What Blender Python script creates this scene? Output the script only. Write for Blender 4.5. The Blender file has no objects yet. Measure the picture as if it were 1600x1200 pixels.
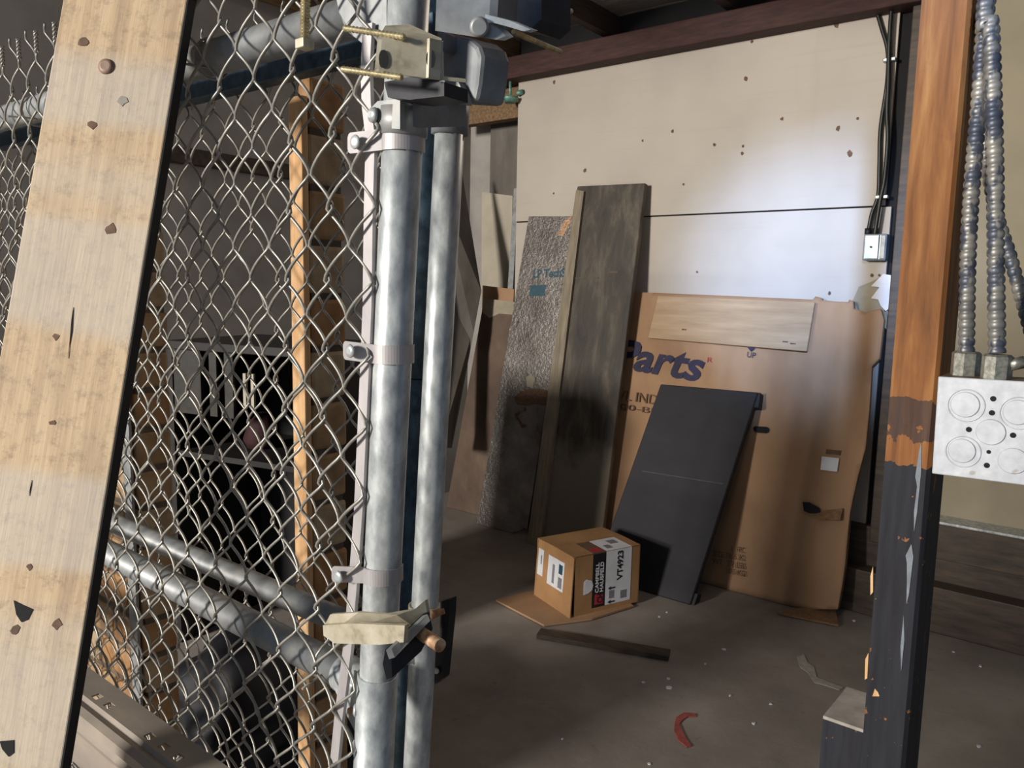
import bpy, bmesh, math, random
from mathutils import Vector, Matrix, Quaternion
random.seed(7)
S = bpy.context.scene
COL = S.collection
V = Vector

# ------------------------------------------------------------------ camera
FPX = 1200.0
TH = math.atan(1533 / 1200.0)
PITCH, ROLL = math.radians(7.25), math.radians(1.2)
EYE = V((0, 0, 1.35))
s_, c_ = math.sin(TH), math.cos(TH)
R0 = V((s_, c_, 0)); FH = V((-c_, s_, 0))
FW = FH * math.cos(PITCH) + V((0, 0, -math.sin(PITCH)))
U0 = R0.cross(FW)
RT = R0 * math.cos(ROLL) + U0 * math.sin(ROLL)
UP = U0 * math.cos(ROLL) - R0 * math.sin(ROLL)
cd = bpy.data.cameras.new('camera'); cam = bpy.data.objects.new('camera', cd); COL.objects.link(cam)
cd.sensor_width = 36.0; cd.lens = 36.0 * FPX / 1600.0; cd.clip_start = 0.02
m3 = Matrix((RT, UP, -FW)).transposed()
cam.matrix_world = Matrix.Translation(EYE) @ m3.to_4x4()
S.camera = cam

# ------------------------------------------------------------------ world, lamps, exposure
S.view_settings.view_transform = 'Standard'
S.view_settings.look = 'None'
S.view_settings.gamma = 1.0
S.view_settings.use_curve_mapping = False
S.view_settings.exposure = 0.12
w = bpy.data.worlds.new('world'); S.world = w; w.use_nodes = True
w.node_tree.nodes['Background'].inputs[0].default_value = (0.60, 0.76, 1.0, 1)
w.node_tree.nodes['Background'].inputs[1].default_value = 0.22

def lamp(name, kind, loc, target, power, color, size=0.5, size_y=None, spread=None, spot=None, blend=0.5):
    d = bpy.data.lights.new(name, kind); o = bpy.data.objects.new(name, d); COL.objects.link(o)
    o.location = loc; d.energy = power; d.color = color
    o.rotation_euler = (V(target) - V(loc)).to_track_quat('-Z', 'Y').to_euler()
    if kind == 'AREA':
        d.size = size
        if size_y: d.shape = 'RECTANGLE'; d.size_y = size_y
        if spread: d.spread = math.radians(spread)
    elif kind == 'SPOT':
        d.spot_size = math.radians(spot); d.spot_blend = blend; d.shadow_soft_size = size
    elif kind == 'POINT':
        d.shadow_soft_size = size
    return o
# daylight from a window behind the viewer, low sun-like skylight beam, and one warm bulb
lamp('window_daylight', 'AREA', (-3.0, -5.7, 2.6), (-0.9, 0.6, 1.2), 700, (1.0, 0.95, 0.88), 0.9, 1.1)
lamp('window_beam', 'SPOT', (1.55, -5.6, 3.45), (-1.10, 3.5, 1.42), 6400, (0.36, 0.56, 1.0), 0.12, spot=8.5, blend=1.0)
lamp('warm_bulb', 'POINT', (-0.75, 1.8, 2.3), (0, 0, 0), 8.5, (1.0, 0.84, 0.68), 0.14)

# ------------------------------------------------------------------ point helpers
def ray(x, y): return FW + RT * ((x - 800) / FPX) - UP * ((y - 600) / FPX)
def at(x, y, X=None, Y=None, Z=None, d=None):
    v = ray(x, y)
    if d is None:
        if X is not None: d = (X - EYE.x) / v.x
        elif Y is not None: d = (Y - EYE.y) / v.y
        else: d = (Z - EYE.z) / v.z
    return EYE + v * d

# ------------------------------------------------------------------ materials
def newmat(name):
    m = bpy.data.materials.new(name); m.use_nodes = True
    nt = m.node_tree; b = nt.nodes['Principled BSDF']
    return m, nt, b
def rgba(c): return (c[0], c[1], c[2], 1)
def srgb(h):
    v = [int(h[i:i + 2], 16) / 255 for i in (0, 2, 4)]
    return tuple((x / 12.92 if x <= .04045 else ((x + .055) / 1.055) ** 2.4) for x in v)
def ramp(nt, fac, stops):
    r = nt.nodes.new('ShaderNodeValToRGB')
    e = r.color_ramp.elements
    while len(e) < len(stops): e.new(0.5)
    for i, (p, c) in enumerate(stops):
        e[i].position = p; e[i].color = rgba(c) if len(c) == 3 else c
    nt.links.new(fac, r.inputs[0]); return r.outputs[0]
def coords(nt, scale=(1, 1, 1), loc=(0, 0, 0), kind='Object'):
    tc = nt.nodes.new('ShaderNodeTexCoord'); mp = nt.nodes.new('ShaderNodeMapping')
    mp.inputs['Scale'].default_value = scale; mp.inputs['Location'].default_value = loc
    nt.links.new(tc.outputs[kind], mp.inputs[0]); return mp.outputs[0]
def noise(nt, vec, scale, detail=4, rough=0.6, dist=0.0):
    n = nt.nodes.new('ShaderNodeTexNoise'); n.inputs['Scale'].default_value = scale
    n.inputs['Detail'].default_value = detail; n.inputs['Roughness'].default_value = rough
    n.inputs['Distortion'].default_value = dist
    nt.links.new(vec, n.inputs['Vector']); return n.outputs['Fac']
def mixc(nt, fac, a, b, mode='MIX'):
    n = nt.nodes.new('ShaderNodeMix'); n.data_type = 'RGBA'; n.blend_type = mode
    for sock, val in ((n.inputs['Factor'], fac), (n.inputs['A'], a), (n.inputs['B'], b)) if False else ((n.inputs[0], fac), (n.inputs[6], a), (n.inputs[7], b)):
        if hasattr(val, 'is_linked') or hasattr(val, 'links'): nt.links.new(val, sock)
        elif isinstance(val, (int, float)): sock.default_value = val
        else: sock.default_value = rgba(val)
    return n.outputs[2]
def math_(nt, op, a, b=None, c=None):
    n = nt.nodes.new('ShaderNodeMath'); n.operation = op
    for i, v in enumerate((a, b, c)):
        if v is None: continue
        if hasattr(v, 'links'): nt.links.new(v, n.inputs[i])
        else: n.inputs[i].default_value = v
    return n.outputs[0]
def bump(nt, b, h, strength=0.3, dist=0.002):
    n = nt.nodes.new('ShaderNodeBump'); n.inputs['Strength'].default_value = strength
    n.inputs['Distance'].default_value = dist
    nt.links.new(h, n.inputs['Height']); nt.links.new(n.outputs[0], b.inputs['Normal'])
def sep(nt, vec):
    n = nt.nodes.new('ShaderNodeSeparateXYZ'); nt.links.new(vec, n.inputs[0]); return n.outputs

def noisy(name, stops, scale=8, stretch=(1, 1, 1), rough=0.7, metal=0.0, bmp=0.2, bscale=60, bdist=0.001, detail=5, spec=None, spots=None, kind='Object'):
    m, nt, b = newmat(name)
    v = coords(nt, stretch, kind=kind)
    col = ramp(nt, noise(nt, v, scale, detail), stops)
    if spots:
        sc, thr, c = spots
        f = ramp(nt, noise(nt, coords(nt), sc, 2), [(thr, (0, 0, 0)), (min(1, thr + 0.05), (1, 1, 1))])
        col = mixc(nt, f, col, c)
    nt.links.new(col, b.inputs['Base Color'])
    b.inputs['Roughness'].default_value = rough; b.inputs['Metallic'].default_value = metal
    if spec is not None: b.inputs['Specular IOR Level'].default_value = spec
    if bmp: bump(nt, b, noise(nt, v, bscale, 3), bmp, bdist)
    return m

M = {}
M['galv'] = noisy('galvanised_steel', [(.3, srgb('8f9496')), (.5, srgb('b4b8b8')), (.7, srgb('d4d8d4'))], 60, (1, 1, .5), .38, .35, .15, 500, .0003)
M['galv_dull'] = noisy('dull_galvanised', [(.3, srgb('77797b')), (.55, srgb('969897')), (.75, srgb('aaa49c'))], 25, (1, 1, 1), .5, .3, .2, 300, .0004)
M['wire'] = noisy('zinc_wire', [(.3, srgb('7a7872')), (.7, srgb('aba79d'))], 40, (1, 1, 1), .42, .45, 0)
M['dark_steel'] = noisy('dark_blue_steel', [(.3, srgb('2c3a44')), (.7, srgb('4b5f6c'))], 80, (1, 1, .6), .45, .6, .3, 400, .0004)
M['black_steel'] = noisy('black_steel', [(.3, srgb('18181a')), (.7, srgb('2c2c30'))], 30, (1, 1, 1), .55, .4, .2)
M['grey_paint'] = noisy('grey_painted_steel', [(.3, srgb('6a6d71')), (.7, srgb('85888a'))], 30, (1, 1, 1), .55, .25, .2, 200, .0004)
M['cream_steel'] = noisy('cream_worn_steel', [(.3, srgb('857d6a')), (.45, srgb('aba28c')), (.7, srgb('c2bba8'))], 35, (1, 1, 1), .5, .3, .25, 150, .0004)
M['brass_rod'] = noisy('yellow_zinc_thread', [(.3, srgb('8c8062')), (.7, srgb('d6c9a0'))], 60, (1, 1, 1), .35, .7, 0)
M['rust_steel'] = noisy('rusty_steel', [(.35, srgb('8f5c3c')), (.5, srgb('b08a68')), (.7, srgb('d4b797'))], 90, (1, 1, 1), .6, .3, .2)
M['tension'] = noisy('pale_flat_bar', [(.3, srgb('9a9596')), (.7, srgb('b9b3b1'))], 25, (1, 1, .4), .5, .35, .1)
M['chan'] = noisy('brownish_steel', [(.3, srgb('7f766e')), (.55, srgb('978c80')), (.75, srgb('a89b8b'))], 14, (.4, 1, 1), .5, .3, .15)
M['dark_gap'] = noisy('dark_void', [(.3, (.004, .004, .005)), (.7, (.01, .01, .011))], 5, rough=.9, bmp=0)
M['concrete'] = None
M['navy_ink'] = noisy('navy_ink', [(.3, srgb('1a1730')), (.7, srgb('252245'))], 30, rough=.7, bmp=0)
M['faint_ink'] = noisy('faint_ink', [(.3, srgb('57402f')), (.7, srgb('6a5039'))], 30, rough=.8, bmp=0)
M['red_ink'] = noisy('red_ink', [(.3, srgb('98202c')), (.7, srgb('b22c38'))], 30, rough=.6, bmp=0)
M['teal_ink'] = noisy('teal_ink', [(.3, srgb('1e3f4c')), (.7, srgb('2a5360'))], 60, rough=.5, bmp=0)
M['black_ink'] = noisy('black_ink', [(.3, srgb('121014')), (.7, srgb('1b181d'))], 30, rough=.5, bmp=0)
M['grey_ink'] = noisy('grey_ink', [(.3, srgb('6d6c72')), (.7, srgb('85848a'))], 120, rough=.6, bmp=0)
M['white_paper'] = noisy('white_paper', [(.3, srgb('c9c9cc')), (.7, srgb('dcdcde'))], 12, rough=.6, bmp=0)
M['white_flake'] = noisy('white_paint_flake', [(.3, srgb('c8c6c8')), (.7, srgb('e4e2e2'))], 12, rough=.7, bmp=.2)
M['cardboard'] = noisy('brown_cardboard', [(.3, srgb('8c6b4e')), (.5, srgb('9f7c5c')), (.75, srgb('ad8b6a'))], 3, (1, .5, 1), .8, 0, .15, 120, .0006)
M['box_card'] = noisy('box_cardboard', [(.3, srgb('8f6a43')), (.7, srgb('ab8157'))], 6, (1, 1, 1), .75, 0, .1, 120, .0005)
M['card_edge'] = noisy('cardboard_edge', [(.3, srgb('6f5036')), (.7, srgb('8c6a4a'))], 60, (1, 1, 1), .85, 0, .1)
M['ply_tan'] = noisy('tan_plywood', [(.3, srgb('95795a')), (.55, srgb('ab8e6c')), (.75, srgb('b99e7d'))], 4, (.6, 6, 3), .7, 0, .1, 30, .0005)
M['dark_mat'] = noisy('dark_rubber', [(.3, srgb('131217')), (.6, srgb('1d1c22')), (.8, srgb('26262d'))], 5, (1, 1.6, 1), .7, 0, .2, 80, .0005)
M['dark_beam'] = noisy('dark_red_timber', [(.3, srgb('2c1713')), (.6, srgb('432520')), (.8, srgb('55332a'))], 8, (1.2, 8, 8), .75, 0, .3, 40, .001)
M['joist'] = noisy('dark_joist', [(.3, srgb('241a16')), (.7, srgb('40302a'))], 8, (8, 1, 8), .8, 0, .3, 40, .001)
M['old_joist'] = noisy('brown_joist', [(.3, srgb('54402c')), (.5, srgb('745a3e')), (.7, srgb('8c7050'))], 8, (8, 1, 8), .8, 0, .3, 40, .001)
M['deck'] = noisy('grey_deck_board', [(.3, srgb('77716c')), (.7, srgb('98918b'))], 8, (1, 6, 6), .8, 0, .2, 40, .001)
M['base_wood'] = noisy('dark_base_board', [(.3, srgb('2e2620')), (.5, srgb('43372c')), (.75, srgb('584838'))], 7, (1, 6, 6), .6, 0, .25, 40, .001)
M['side_wall'] = noisy('grey_side_wall', [(.3, srgb('8b857f')), (.55, srgb('a09a94')), (.8, srgb('aca7a0'))], 2.2, (1, 1, 1.4), .75, 0, .2, 30, .001)
M['white_panel'] = noisy('off_white_panel', [(.3, srgb('a39a88')), (.7, srgb('b9b09e'))], 4, (1, 1, 1), .7, 0, .1, 30, .001)
M['grey_panel'] = noisy('grey_stained_panel', [(.3, srgb('4d4740')), (.55, srgb('6b645c')), (.8, srgb('8a8178'))], 5, (1, 1, .35), .6, 0, .2, 30, .001)
M['tan_wall'] = noisy('tan_wall_board', [(.3, srgb('8a8069')), (.7, srgb('a1967e'))], 2, (1, 1, 1), .7, 0, .1, 30, .001)
M['stud'] = noisy('pale_stud', [(.3, srgb('b98a58')), (.5, srgb('d0a575')), (.75, srgb('dfbd92'))], 9, (8, 8, .8), .7, 0, .25, 40, .001)
M['mortar'] = noisy('mortar', [(.3, srgb('4c4238')), (.7, srgb('6a5d50'))], 30, rough=.9, bmp=.3, bdist=.002)
M['bricks'] = [noisy('tan_brick_%s' % n, [(.3, srgb(a)), (.55, srgb(b)), (.8, srgb(c))], 22, rough=.85, bmp=.5, bscale=90, bdist=.0015)
               for n, a, b, c in (('warm', '86684a', 'a68660', 'bb9c76'), ('pale', '8d765c', 'ae9676', 'c2ae8e'), ('orange', '86603c', 'a37a50', 'b88f66'))]
M['tarp'] = noisy('dark_blue_tarp', [(.3, srgb('07080f')), (.7, srgb('0e111c'))], 9, rough=.6, bmp=.4, bscale=20, bdist=.004)
M['cab'] = noisy('dark_cabinet', [(.3, srgb('100d0c')), (.7, srgb('1e1a17'))], 6, (6, 6, .8), .6, 0, .2)
M['cab_panel'] = noisy('grey_cabinet_panel', [(.3, srgb('1e1b18')), (.7, srgb('312d28'))], 6, (6, 6, .8), .6, 0, .2)
M['dark_red'] = noisy('dark_red_cloth', [(.3, srgb('260c0e')), (.7, srgb('3a1518'))], 20, rough=.8, bmp=.3)
M['black_cable'] = noisy('black_cable', [(.3, srgb('141614')), (.7, srgb('232622'))], 30, rough=.45, bmp=0)
M['alu_box'] = noisy('grey_cast_box', [(.3, srgb('7f8c92')), (.7, srgb('a3aeb2'))], 20, rough=.45, metal=.5, bmp=.15, bscale=150, bdist=.0004)
M['jbox'] = noisy('white_zinc_box', [(.3, srgb('a4a7ad')), (.55, srgb('b3b6bb')), (.75, srgb('c0c2c5'))], 70, rough=.5, metal=.25, bmp=.12, bscale=250, bdist=.0003, spots=(45, .7, srgb('9a9692')))
M['jbox_top'] = noisy('rusty_box_side', [(.3, srgb('4b3a30')), (.7, srgb('7d6654'))], 60, rough=.6, metal=.2, bmp=.2)
M['connector'] = noisy('zinc_connector', [(.3, srgb('77776f')), (.7, srgb('b0aea2'))], 200, rough=.4, metal=.7, bmp=.3, bscale=260, bdist=.0006)
M['green_brass'] = noisy('green_patina', [(.3, srgb('3f6a5c')), (.7, srgb('84b0a0'))], 60, rough=.5, metal=.3, bmp=.1)
M['stub_top'] = noisy('grey_end_grain', [(.3, srgb('8a837a')), (.7, srgb('a8a197'))], 40, rough=.8, bmp=.2)
M['rib_red'] = noisy('red_ribbon', [(.3, srgb('843c38')), (.7, srgb('a5524c'))], 60, rough=.7, bmp=.1)
M['drip'] = noisy('grey_drip', [(.3, srgb('5f656c')), (.7, srgb('7c838a'))], 60, rough=.6, bmp=.1)
M['bare_patch'] = noisy('bare_drywall', [(.3, srgb('8b8271')), (.7, srgb('a1967f'))], 14, rough=.8, bmp=.2)
M['spot_brown'] = noisy('brown_spot', [(.3, srgb('4a3a2e')), (.7, srgb('7a5a44'))], 60, rough=.8, bmp=0)

def concrete():
    m, nt, b = newmat('worn_concrete_floor')
    v = coords(nt)
    c = ramp(nt, noise(nt, v, 1.6, 6, .62), [(.30, srgb('6f665f')), (.5, srgb('887f77')), (.72, srgb('a09890'))])
    f = ramp(nt, noise(nt, v, 4.5, 5, .7, .6), [(.58, (0, 0, 0)), (.74, (1, 1, 1))])
    c = mixc(nt, math_(nt, 'MULTIPLY', f, .35), c, srgb('9a928c'))
    f2 = ramp(nt, noise(nt, v, 26, 3), [(.66, (0, 0, 0)), (.74, (1, 1, 1))])
    c = mixc(nt, math_(nt, 'MULTIPLY', f2, .3), c, srgb('4a4038'))
    nt.links.new(c, b.inputs['Base Color'])
    r = ramp(nt, noise(nt, v, 2.2, 4), [(.35, (.42, .42, .42)), (.7, (.75, .75, .75))])
    nt.links.new(r, b.inputs['Roughness'])
    bump(nt, b, noise(nt, v, 40, 5), .25, .003)
    return m
M['concrete'] = concrete()

def wall_paint():
    m, nt, b = newmat('cream_wall_paint')
    v = coords(nt)
    c = ramp(nt, noise(nt, v, 1.1, 4), [(.3, srgb('a79d90')), (.55, srgb('b6ac9f')), (.8, srgb('c0b6a8'))])
    g = noise(nt, coords(nt, (.5, 8, 14)), 3, 4)
    c = mixc(nt, math_(nt, 'MULTIPLY', ramp(nt, g, [(.55, (0, 0, 0)), (.75, (1, 1, 1))]), .2), c, srgb('a5937c'))
    st = ramp(nt, noise(nt, coords(nt, (2.2, 1, .35)), 2.2, 3), [(.6, (0, 0, 0)), (.8, (1, 1, 1))])
    c = mixc(nt, math_(nt, 'MULTIPLY', st, .3), c, srgb('9c8a72'))
    nt.links.new(c, b.inputs['Base Color']); b.inputs['Roughness'].default_value = .62
    bump(nt, b, g, .12, .002)
    return m
M['wall'] = wall_paint()

def form_plank():                       # weathered form board: grain, knots, pale bands of light painted into the colour
    m, nt, b = newmat('weathered_plank')
    v = coords(nt, (9, .55, 9))
    c = ramp(nt, noise(nt, v, 6, 6, .6, .3), [(.28, srgb('a58c70')), (.5, srgb('c2a886')), (.72, srgb('d0b896'))])
    vv = coords(nt)
    dirt = ramp(nt, noise(nt, vv, 55, 6, .8), [(.50, (0, 0, 0)), (.70, (1, 1, 1))])
    c = mixc(nt, math_(nt, 'MULTIPLY', dirt, .6), c, srgb('6d5d4c'))
    big = ramp(nt, noise(nt, coords(nt, (1.6, .7, 1)), 7, 5, .7), [(.52, (0, 0, 0)), (.72, (1, 1, 1))])
    c = mixc(nt, math_(nt, 'MULTIPLY', big, .35), c, srgb('82735f'))
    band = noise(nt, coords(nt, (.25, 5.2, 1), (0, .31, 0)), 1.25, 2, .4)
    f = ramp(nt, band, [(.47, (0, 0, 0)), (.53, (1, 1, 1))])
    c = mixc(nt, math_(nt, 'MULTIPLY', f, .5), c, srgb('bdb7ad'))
    nt.links.new(c, b.inputs['Base Color']); b.inputs['Roughness'].default_value = .75
    bump(nt, b, noise(nt, v, 14, 6), .35, .002)
    return m
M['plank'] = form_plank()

def post_wood():                        # varnished stud, its lower half painted dark and chipped
    m, nt, b = newmat('stained_post')
    v = coords(nt, (9, 9, .8))
    c = ramp(nt, noise(nt, v, 7, 6, .6, .4), [(.28, srgb('5c3a20')), (.5, srgb('82542e')), (.74, srgb('a07344'))])
    d = ramp(nt, noise(nt, coords(nt), 30, 5, .7), [(.55, (0, 0, 0)), (.75, (1, 1, 1))])
    c = mixc(nt, math_(nt, 'MULTIPLY', d, .4), c, srgb('5f3a20'))
    z = sep(nt, coords(nt))[2]
    zz = math_(nt, 'ADD', z, math_(nt, 'MULTIPLY', noise(nt, coords(nt), 25, 4), .05))
    low = ramp(nt, zz, [(1.183, (1, 1, 1)), (1.2, (0, 0, 0))]) if False else math_(nt, 'LESS_THAN', zz, 1.19)
    mid = math_(nt, 'MULTIPLY', math_(nt, 'GREATER_THAN', zz, 1.22), math_(nt, 'LESS_THAN', zz, 1.262))
    chip = math_(nt, 'LESS_THAN', noise(nt, coords(nt), 42, 4, .7), .64)
    f = math_(nt, 'MULTIPLY', math_(nt, 'MAXIMUM', low, math_(nt, 'MULTIPLY', mid, .75)), chip)
    paint = ramp(nt, noise(nt, v, 9, 4), [(.3, srgb('15181e')), (.7, srgb('272b33'))])
    c = mixc(nt, math_(nt, 'MULTIPLY', f, .98), c, paint)
    nt.links.new(c, b.inputs['Base Color']); b.inputs['Roughness'].default_value = .7; b.inputs['Specular IOR Level'].default_value = .25
    bump(nt, b, noise(nt, v, 12, 5), .3, .0015)
    return m
M['post'] = post_wood()

def foil_osb():                         # foil faced sheathing, wrinkled, with bare rusty stains
    m, nt, b = newmat('foil_faced_osb')
    v = coords(nt)
    c = ramp(nt, noise(nt, v, 6, 5), [(.3, srgb('5d5752')), (.55, srgb('7b7570')), (.8, srgb('948f8c'))])
    f = ramp(nt, noise(nt, v, 5, 4, .6, 1.0), [(.64, (0, 0, 0)), (.68, (1, 1, 1))])
    c = mixc(nt, f, c, srgb('4c3024'))
    nt.links.new(c, b.inputs['Base Color'])
    nt.links.new(math_(nt, 'MULTIPLY', math_(nt, 'SUBTRACT', 1.0, f), .7), b.inputs['Metallic'])
    b.inputs['Roughness'].default_value = .36
    bump(nt, b, noise(nt, v, 45, 4, .7), .8, .006)
    return m
M['foil'] = foil_osb()

def dark_plank():
    m, nt, b = newmat('grimy_shelf_plank')
    v = coords(nt, (4, 1, 4))
    c = ramp(nt, noise(nt, v, 3.2, 6, .65, .4), [(.3, srgb('29231e')), (.5, srgb('40382f')), (.66, srgb('5e5446')), (.8, srgb('837866'))])
    y = sep(nt, coords(nt))[1]
    yy = math_(nt, 'ADD', y, math_(nt, 'MULTIPLY', noise(nt, coords(nt), 7, 5), .35))
    lowf = ramp(nt, yy, [(.62, (1, 1, 1)), (.78, (0, 0, 0))])
    c = mixc(nt, math_(nt, 'MULTIPLY', lowf, .75), c, srgb('867c6a'))
    nt.links.new(c, b.inputs['Base Color']); b.inputs['Roughness'].default_value = .6
    bump(nt, b, noise(nt, v, 20, 5), .3, .002)
    return m
M['grimy'] = dark_plank()

def armour():                           # armoured cable: bright ribs, red coding stripes, blue reflection painted into the lower part
    m, nt, b = newmat('armoured_cable')
    z = sep(nt, coords(nt))[2]
    n1 = noise(nt, coords(nt, (1, 1, 1)), 18, 2)
    c = ramp(nt, noise(nt, coords(nt), 30, 2), [(.35, srgb('6a6a69')), (.65, srgb('98948b'))])
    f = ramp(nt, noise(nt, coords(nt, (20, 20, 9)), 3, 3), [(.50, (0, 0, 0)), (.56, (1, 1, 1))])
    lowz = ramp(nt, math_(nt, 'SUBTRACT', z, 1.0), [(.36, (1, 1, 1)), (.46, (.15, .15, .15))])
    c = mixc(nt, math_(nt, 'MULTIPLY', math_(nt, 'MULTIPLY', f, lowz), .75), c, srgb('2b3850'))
    r1 = math_(nt, 'MULTIPLY', math_(nt, 'GREATER_THAN', z, 1.492), math_(nt, 'LESS_THAN', z, 1.522))
    r2 = ramp(nt, n1, [(.45, (0, 0, 0)), (.5, (1, 1, 1))])
    c = mixc(nt, math_(nt, 'MULTIPLY', math_(nt, 'MULTIPLY', r1, r2), .7), c, srgb('8c3c38'))
    nt.links.new(c, b.inputs['Base Color']); b.inputs['Roughness'].default_value = .45
    b.inputs['Metallic'].default_value = .4
    return m
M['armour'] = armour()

# ------------------------------------------------------------------ mesh builder
class MB:
    def __init__(s): s.v = []; s.f = []; s.sm = []
    def add(s, vs, fs, smooth=False):
        n = len(s.v); s.v += [V(p) for p in vs]
        for q in fs: s.f.append([i + n for i in q]); s.sm.append(smooth)
        return s
    def quad_prism(s, front, depth_vec):              # any planar polygon pushed along a vector
        n = len(front); d = V(depth_vec)
        vs = [V(p) for p in front] + [V(p) + d for p in front]
        fs = [list(range(n)), list(range(2 * n - 1, n - 1, -1))]
        fs += [[i, i + n, (i + 1) % n + n, (i + 1) % n] for i in range(n)]
        return s.add(vs, fs)
    def box(s, lo, hi, bev=0.0):
        lo, hi = V(lo), V(hi)
        if bev <= 0:
            p = [V((x, y, z)) for z in (lo.z, hi.z) for y in (lo.y, hi.y) for x in (lo.x, hi.x)]
            return s.add(p, [(0, 2, 3, 1), (4, 5, 7, 6), (0, 1, 5, 4), (2, 6, 7, 3), (0, 4, 6, 2), (1, 3, 7, 5)])
        bm = bmesh.new(); bmesh.ops.create_cube(bm, size=1)
        for v in bm.verts: v.co = V((lo[i] + (v.co[i] + .5) * (hi[i] - lo[i]) for i in range(3)))
        bmesh.ops.bevel(bm, geom=list(bm.edges), offset=bev, segments=2, affect='EDGES', profile=.5)
        return s.bm(bm)
    def bm(s, bm, smooth=False):
        bm.verts.index_update()
        s.add([v.co.copy() for v in bm.verts], [[v.index for v in f.verts] for f in bm.faces], smooth)
        bm.free(); return s
    def tube(s, pts, r, n=10, cap=True, smooth=True):  # r: number or one per point
        pts = [V(p) for p in pts]; k = len(pts)
        rs = r if isinstance(r, (list, tuple)) else [r] * k
        t0 = (pts[1] - pts[0]).normalized()
        a = t0.orthogonal().normalized(); vs = []
        for i, p in enumerate(pts):
            t = (pts[min(i + 1, k - 1)] - pts[max(i - 1, 0)]).normalized()
            a = (a - t * a.dot(t)).normalized(); bb = t.cross(a)
            for j in range(n):
                an = 2 * math.pi * j / n
                vs.append(p + (a * math.cos(an) + bb * math.sin(an)) * rs[i])
        fs = [[i * n + j, i * n + (j + 1) % n, (i + 1) * n + (j + 1) % n, (i + 1) * n + j] for i in range(k - 1) for j in range(n)]
        s.add(vs, fs, smooth)
        if cap:
            b = len(s.v) - len(vs)
            s.f.append([b + j for j in range(n)][::-1]); s.sm.append(False)
            s.f.append([b + (k - 1) * n + j for j in range(n)]); s.sm.append(False)
        return s
    def cyl(s, a, b, r, n=20, smooth=True): return s.tube([a, b], r, n, True, smooth)
    def ringtube(s, a, b, ro, ri, n=28):                # open ended hollow sleeve
        a, b = V(a), V(b); t = (b - a).normalized(); x = t.orthogonal().normalized(); y = t.cross(x)
        vs = []
        for p, r in ((a, ro), (b, ro), (b, ri), (a, ri)):
            vs += [p + (x * math.cos(2 * math.pi * j / n) + y * math.sin(2 * math.pi * j / n)) * r for j in range(n)]
        fs = [[k * n + j, k * n + (j + 1) % n, ((k + 1) % 4) * n + (j + 1) % n, ((k + 1) % 4) * n + j] for k in range(4) for j in range(n)]
        return s.add(vs, fs, True)
    def build(s, name, mat, parent=None, mw=None):
        me = bpy.data.meshes.new(name)
        me.from_pydata([tuple(p) for p in s.v], [], s.f)
        me.polygons.foreach_set('use_smooth', s.sm); me.validate(); me.update()
        bm = bmesh.new(); bm.from_mesh(me); bmesh.ops.recalc_face_normals(bm, faces=list(bm.faces)); bm.to_mesh(me); bm.free()
        if mat: me.materials.append(mat)
        o = bpy.data.objects.new(name, me); COL.objects.link(o)
        if parent:
            o.parent = parent
        if mw is not None: o.matrix_basis = mw
        return o
    def world(s, name, mat, parent=None):               # vertices given in world space; origin moved to the base
        if parent:
            inv = parent.matrix_world.inverted() if parent.parent is None else (parent.parent.matrix_world @ parent.matrix_basis).inverted()
            s.v = [inv @ p for p in s.v]
            return s.build(name, mat, parent)
        c = V((sum(p.x for p in s.v) / len(s.v), sum(p.y for p in s.v) / len(s.v), min(p.z for p in s.v)))
        s.v = [p - c for p in s.v]
        o = s.build(name, mat); o.matrix_basis = Matrix.Translation(c); o.matrix_world = o.matrix_basis
        return o

def tag(o, label, cat, group=None, kind=None):
    if label: o['label'] = label
    if cat: o['category'] = cat
    if group: o['group'] = group
    if kind: o['kind'] = kind
    return o
def thing(name, label, cat, mw=None, group=None):
    o = bpy.data.objects.new(name, None); COL.objects.link(o); o.empty_display_size = .05
    if mw is None: mw = Matrix.Identity(4)
    elif not isinstance(mw, Matrix): mw = Matrix.Translation(V(mw))
    o.matrix_basis = mw; o.matrix_world = mw
    return tag(o, label, cat, group)
def structure(o): o['kind'] = 'structure'; return o
def share(src, name, parent, mw):
    o = bpy.data.objects.new(name, src.data); COL.objects.link(o); o.parent = parent; o.matrix_basis = mw; return o
def frame(o, x, up):                                    # local x along x, local y along up, z = normal
    x = V(x).normalized(); up = V(up); up = (up - x * up.dot(x)).normalized(); z = x.cross(up)
    return Matrix.Translation(V(o)) @ Matrix((x, up, z)).transposed().to_4x4()
def text_mesh(txt, size, shear=0.0, bold=0.0, extrude=0.0004, align='LEFT', sx=1.0):
    cu = bpy.data.curves.new('t', 'FONT'); cu.body = txt; cu.size = size; cu.shear = shear; cu.offset = bold
    cu.extrude = extrude; cu.align_x = align; cu.resolution_u = 3
    o = bpy.data.objects.new('t', cu); COL.objects.link(o)
    dg = bpy.context.evaluated_depsgraph_get()
    me = bpy.data.meshes.new_from_object(o.evaluated_get(dg))
    bpy.data.objects.remove(o); bpy.data.curves.remove(cu)
    for v in me.vertices: v.co.x *= sx
    return me
def lettering(name, txt, size, mat, parent, mw, **k):
    me = text_mesh(txt, size, **k); me.materials.clear(); me.materials.append(mat)
    o = bpy.data.objects.new(name, me); COL.objects.link(o); o.parent = parent; o.matrix_basis = mw
    return o
T = Matrix.Translation
def Rz(a): return Matrix.Rotation(math.radians(a), 4, 'Z')

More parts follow.
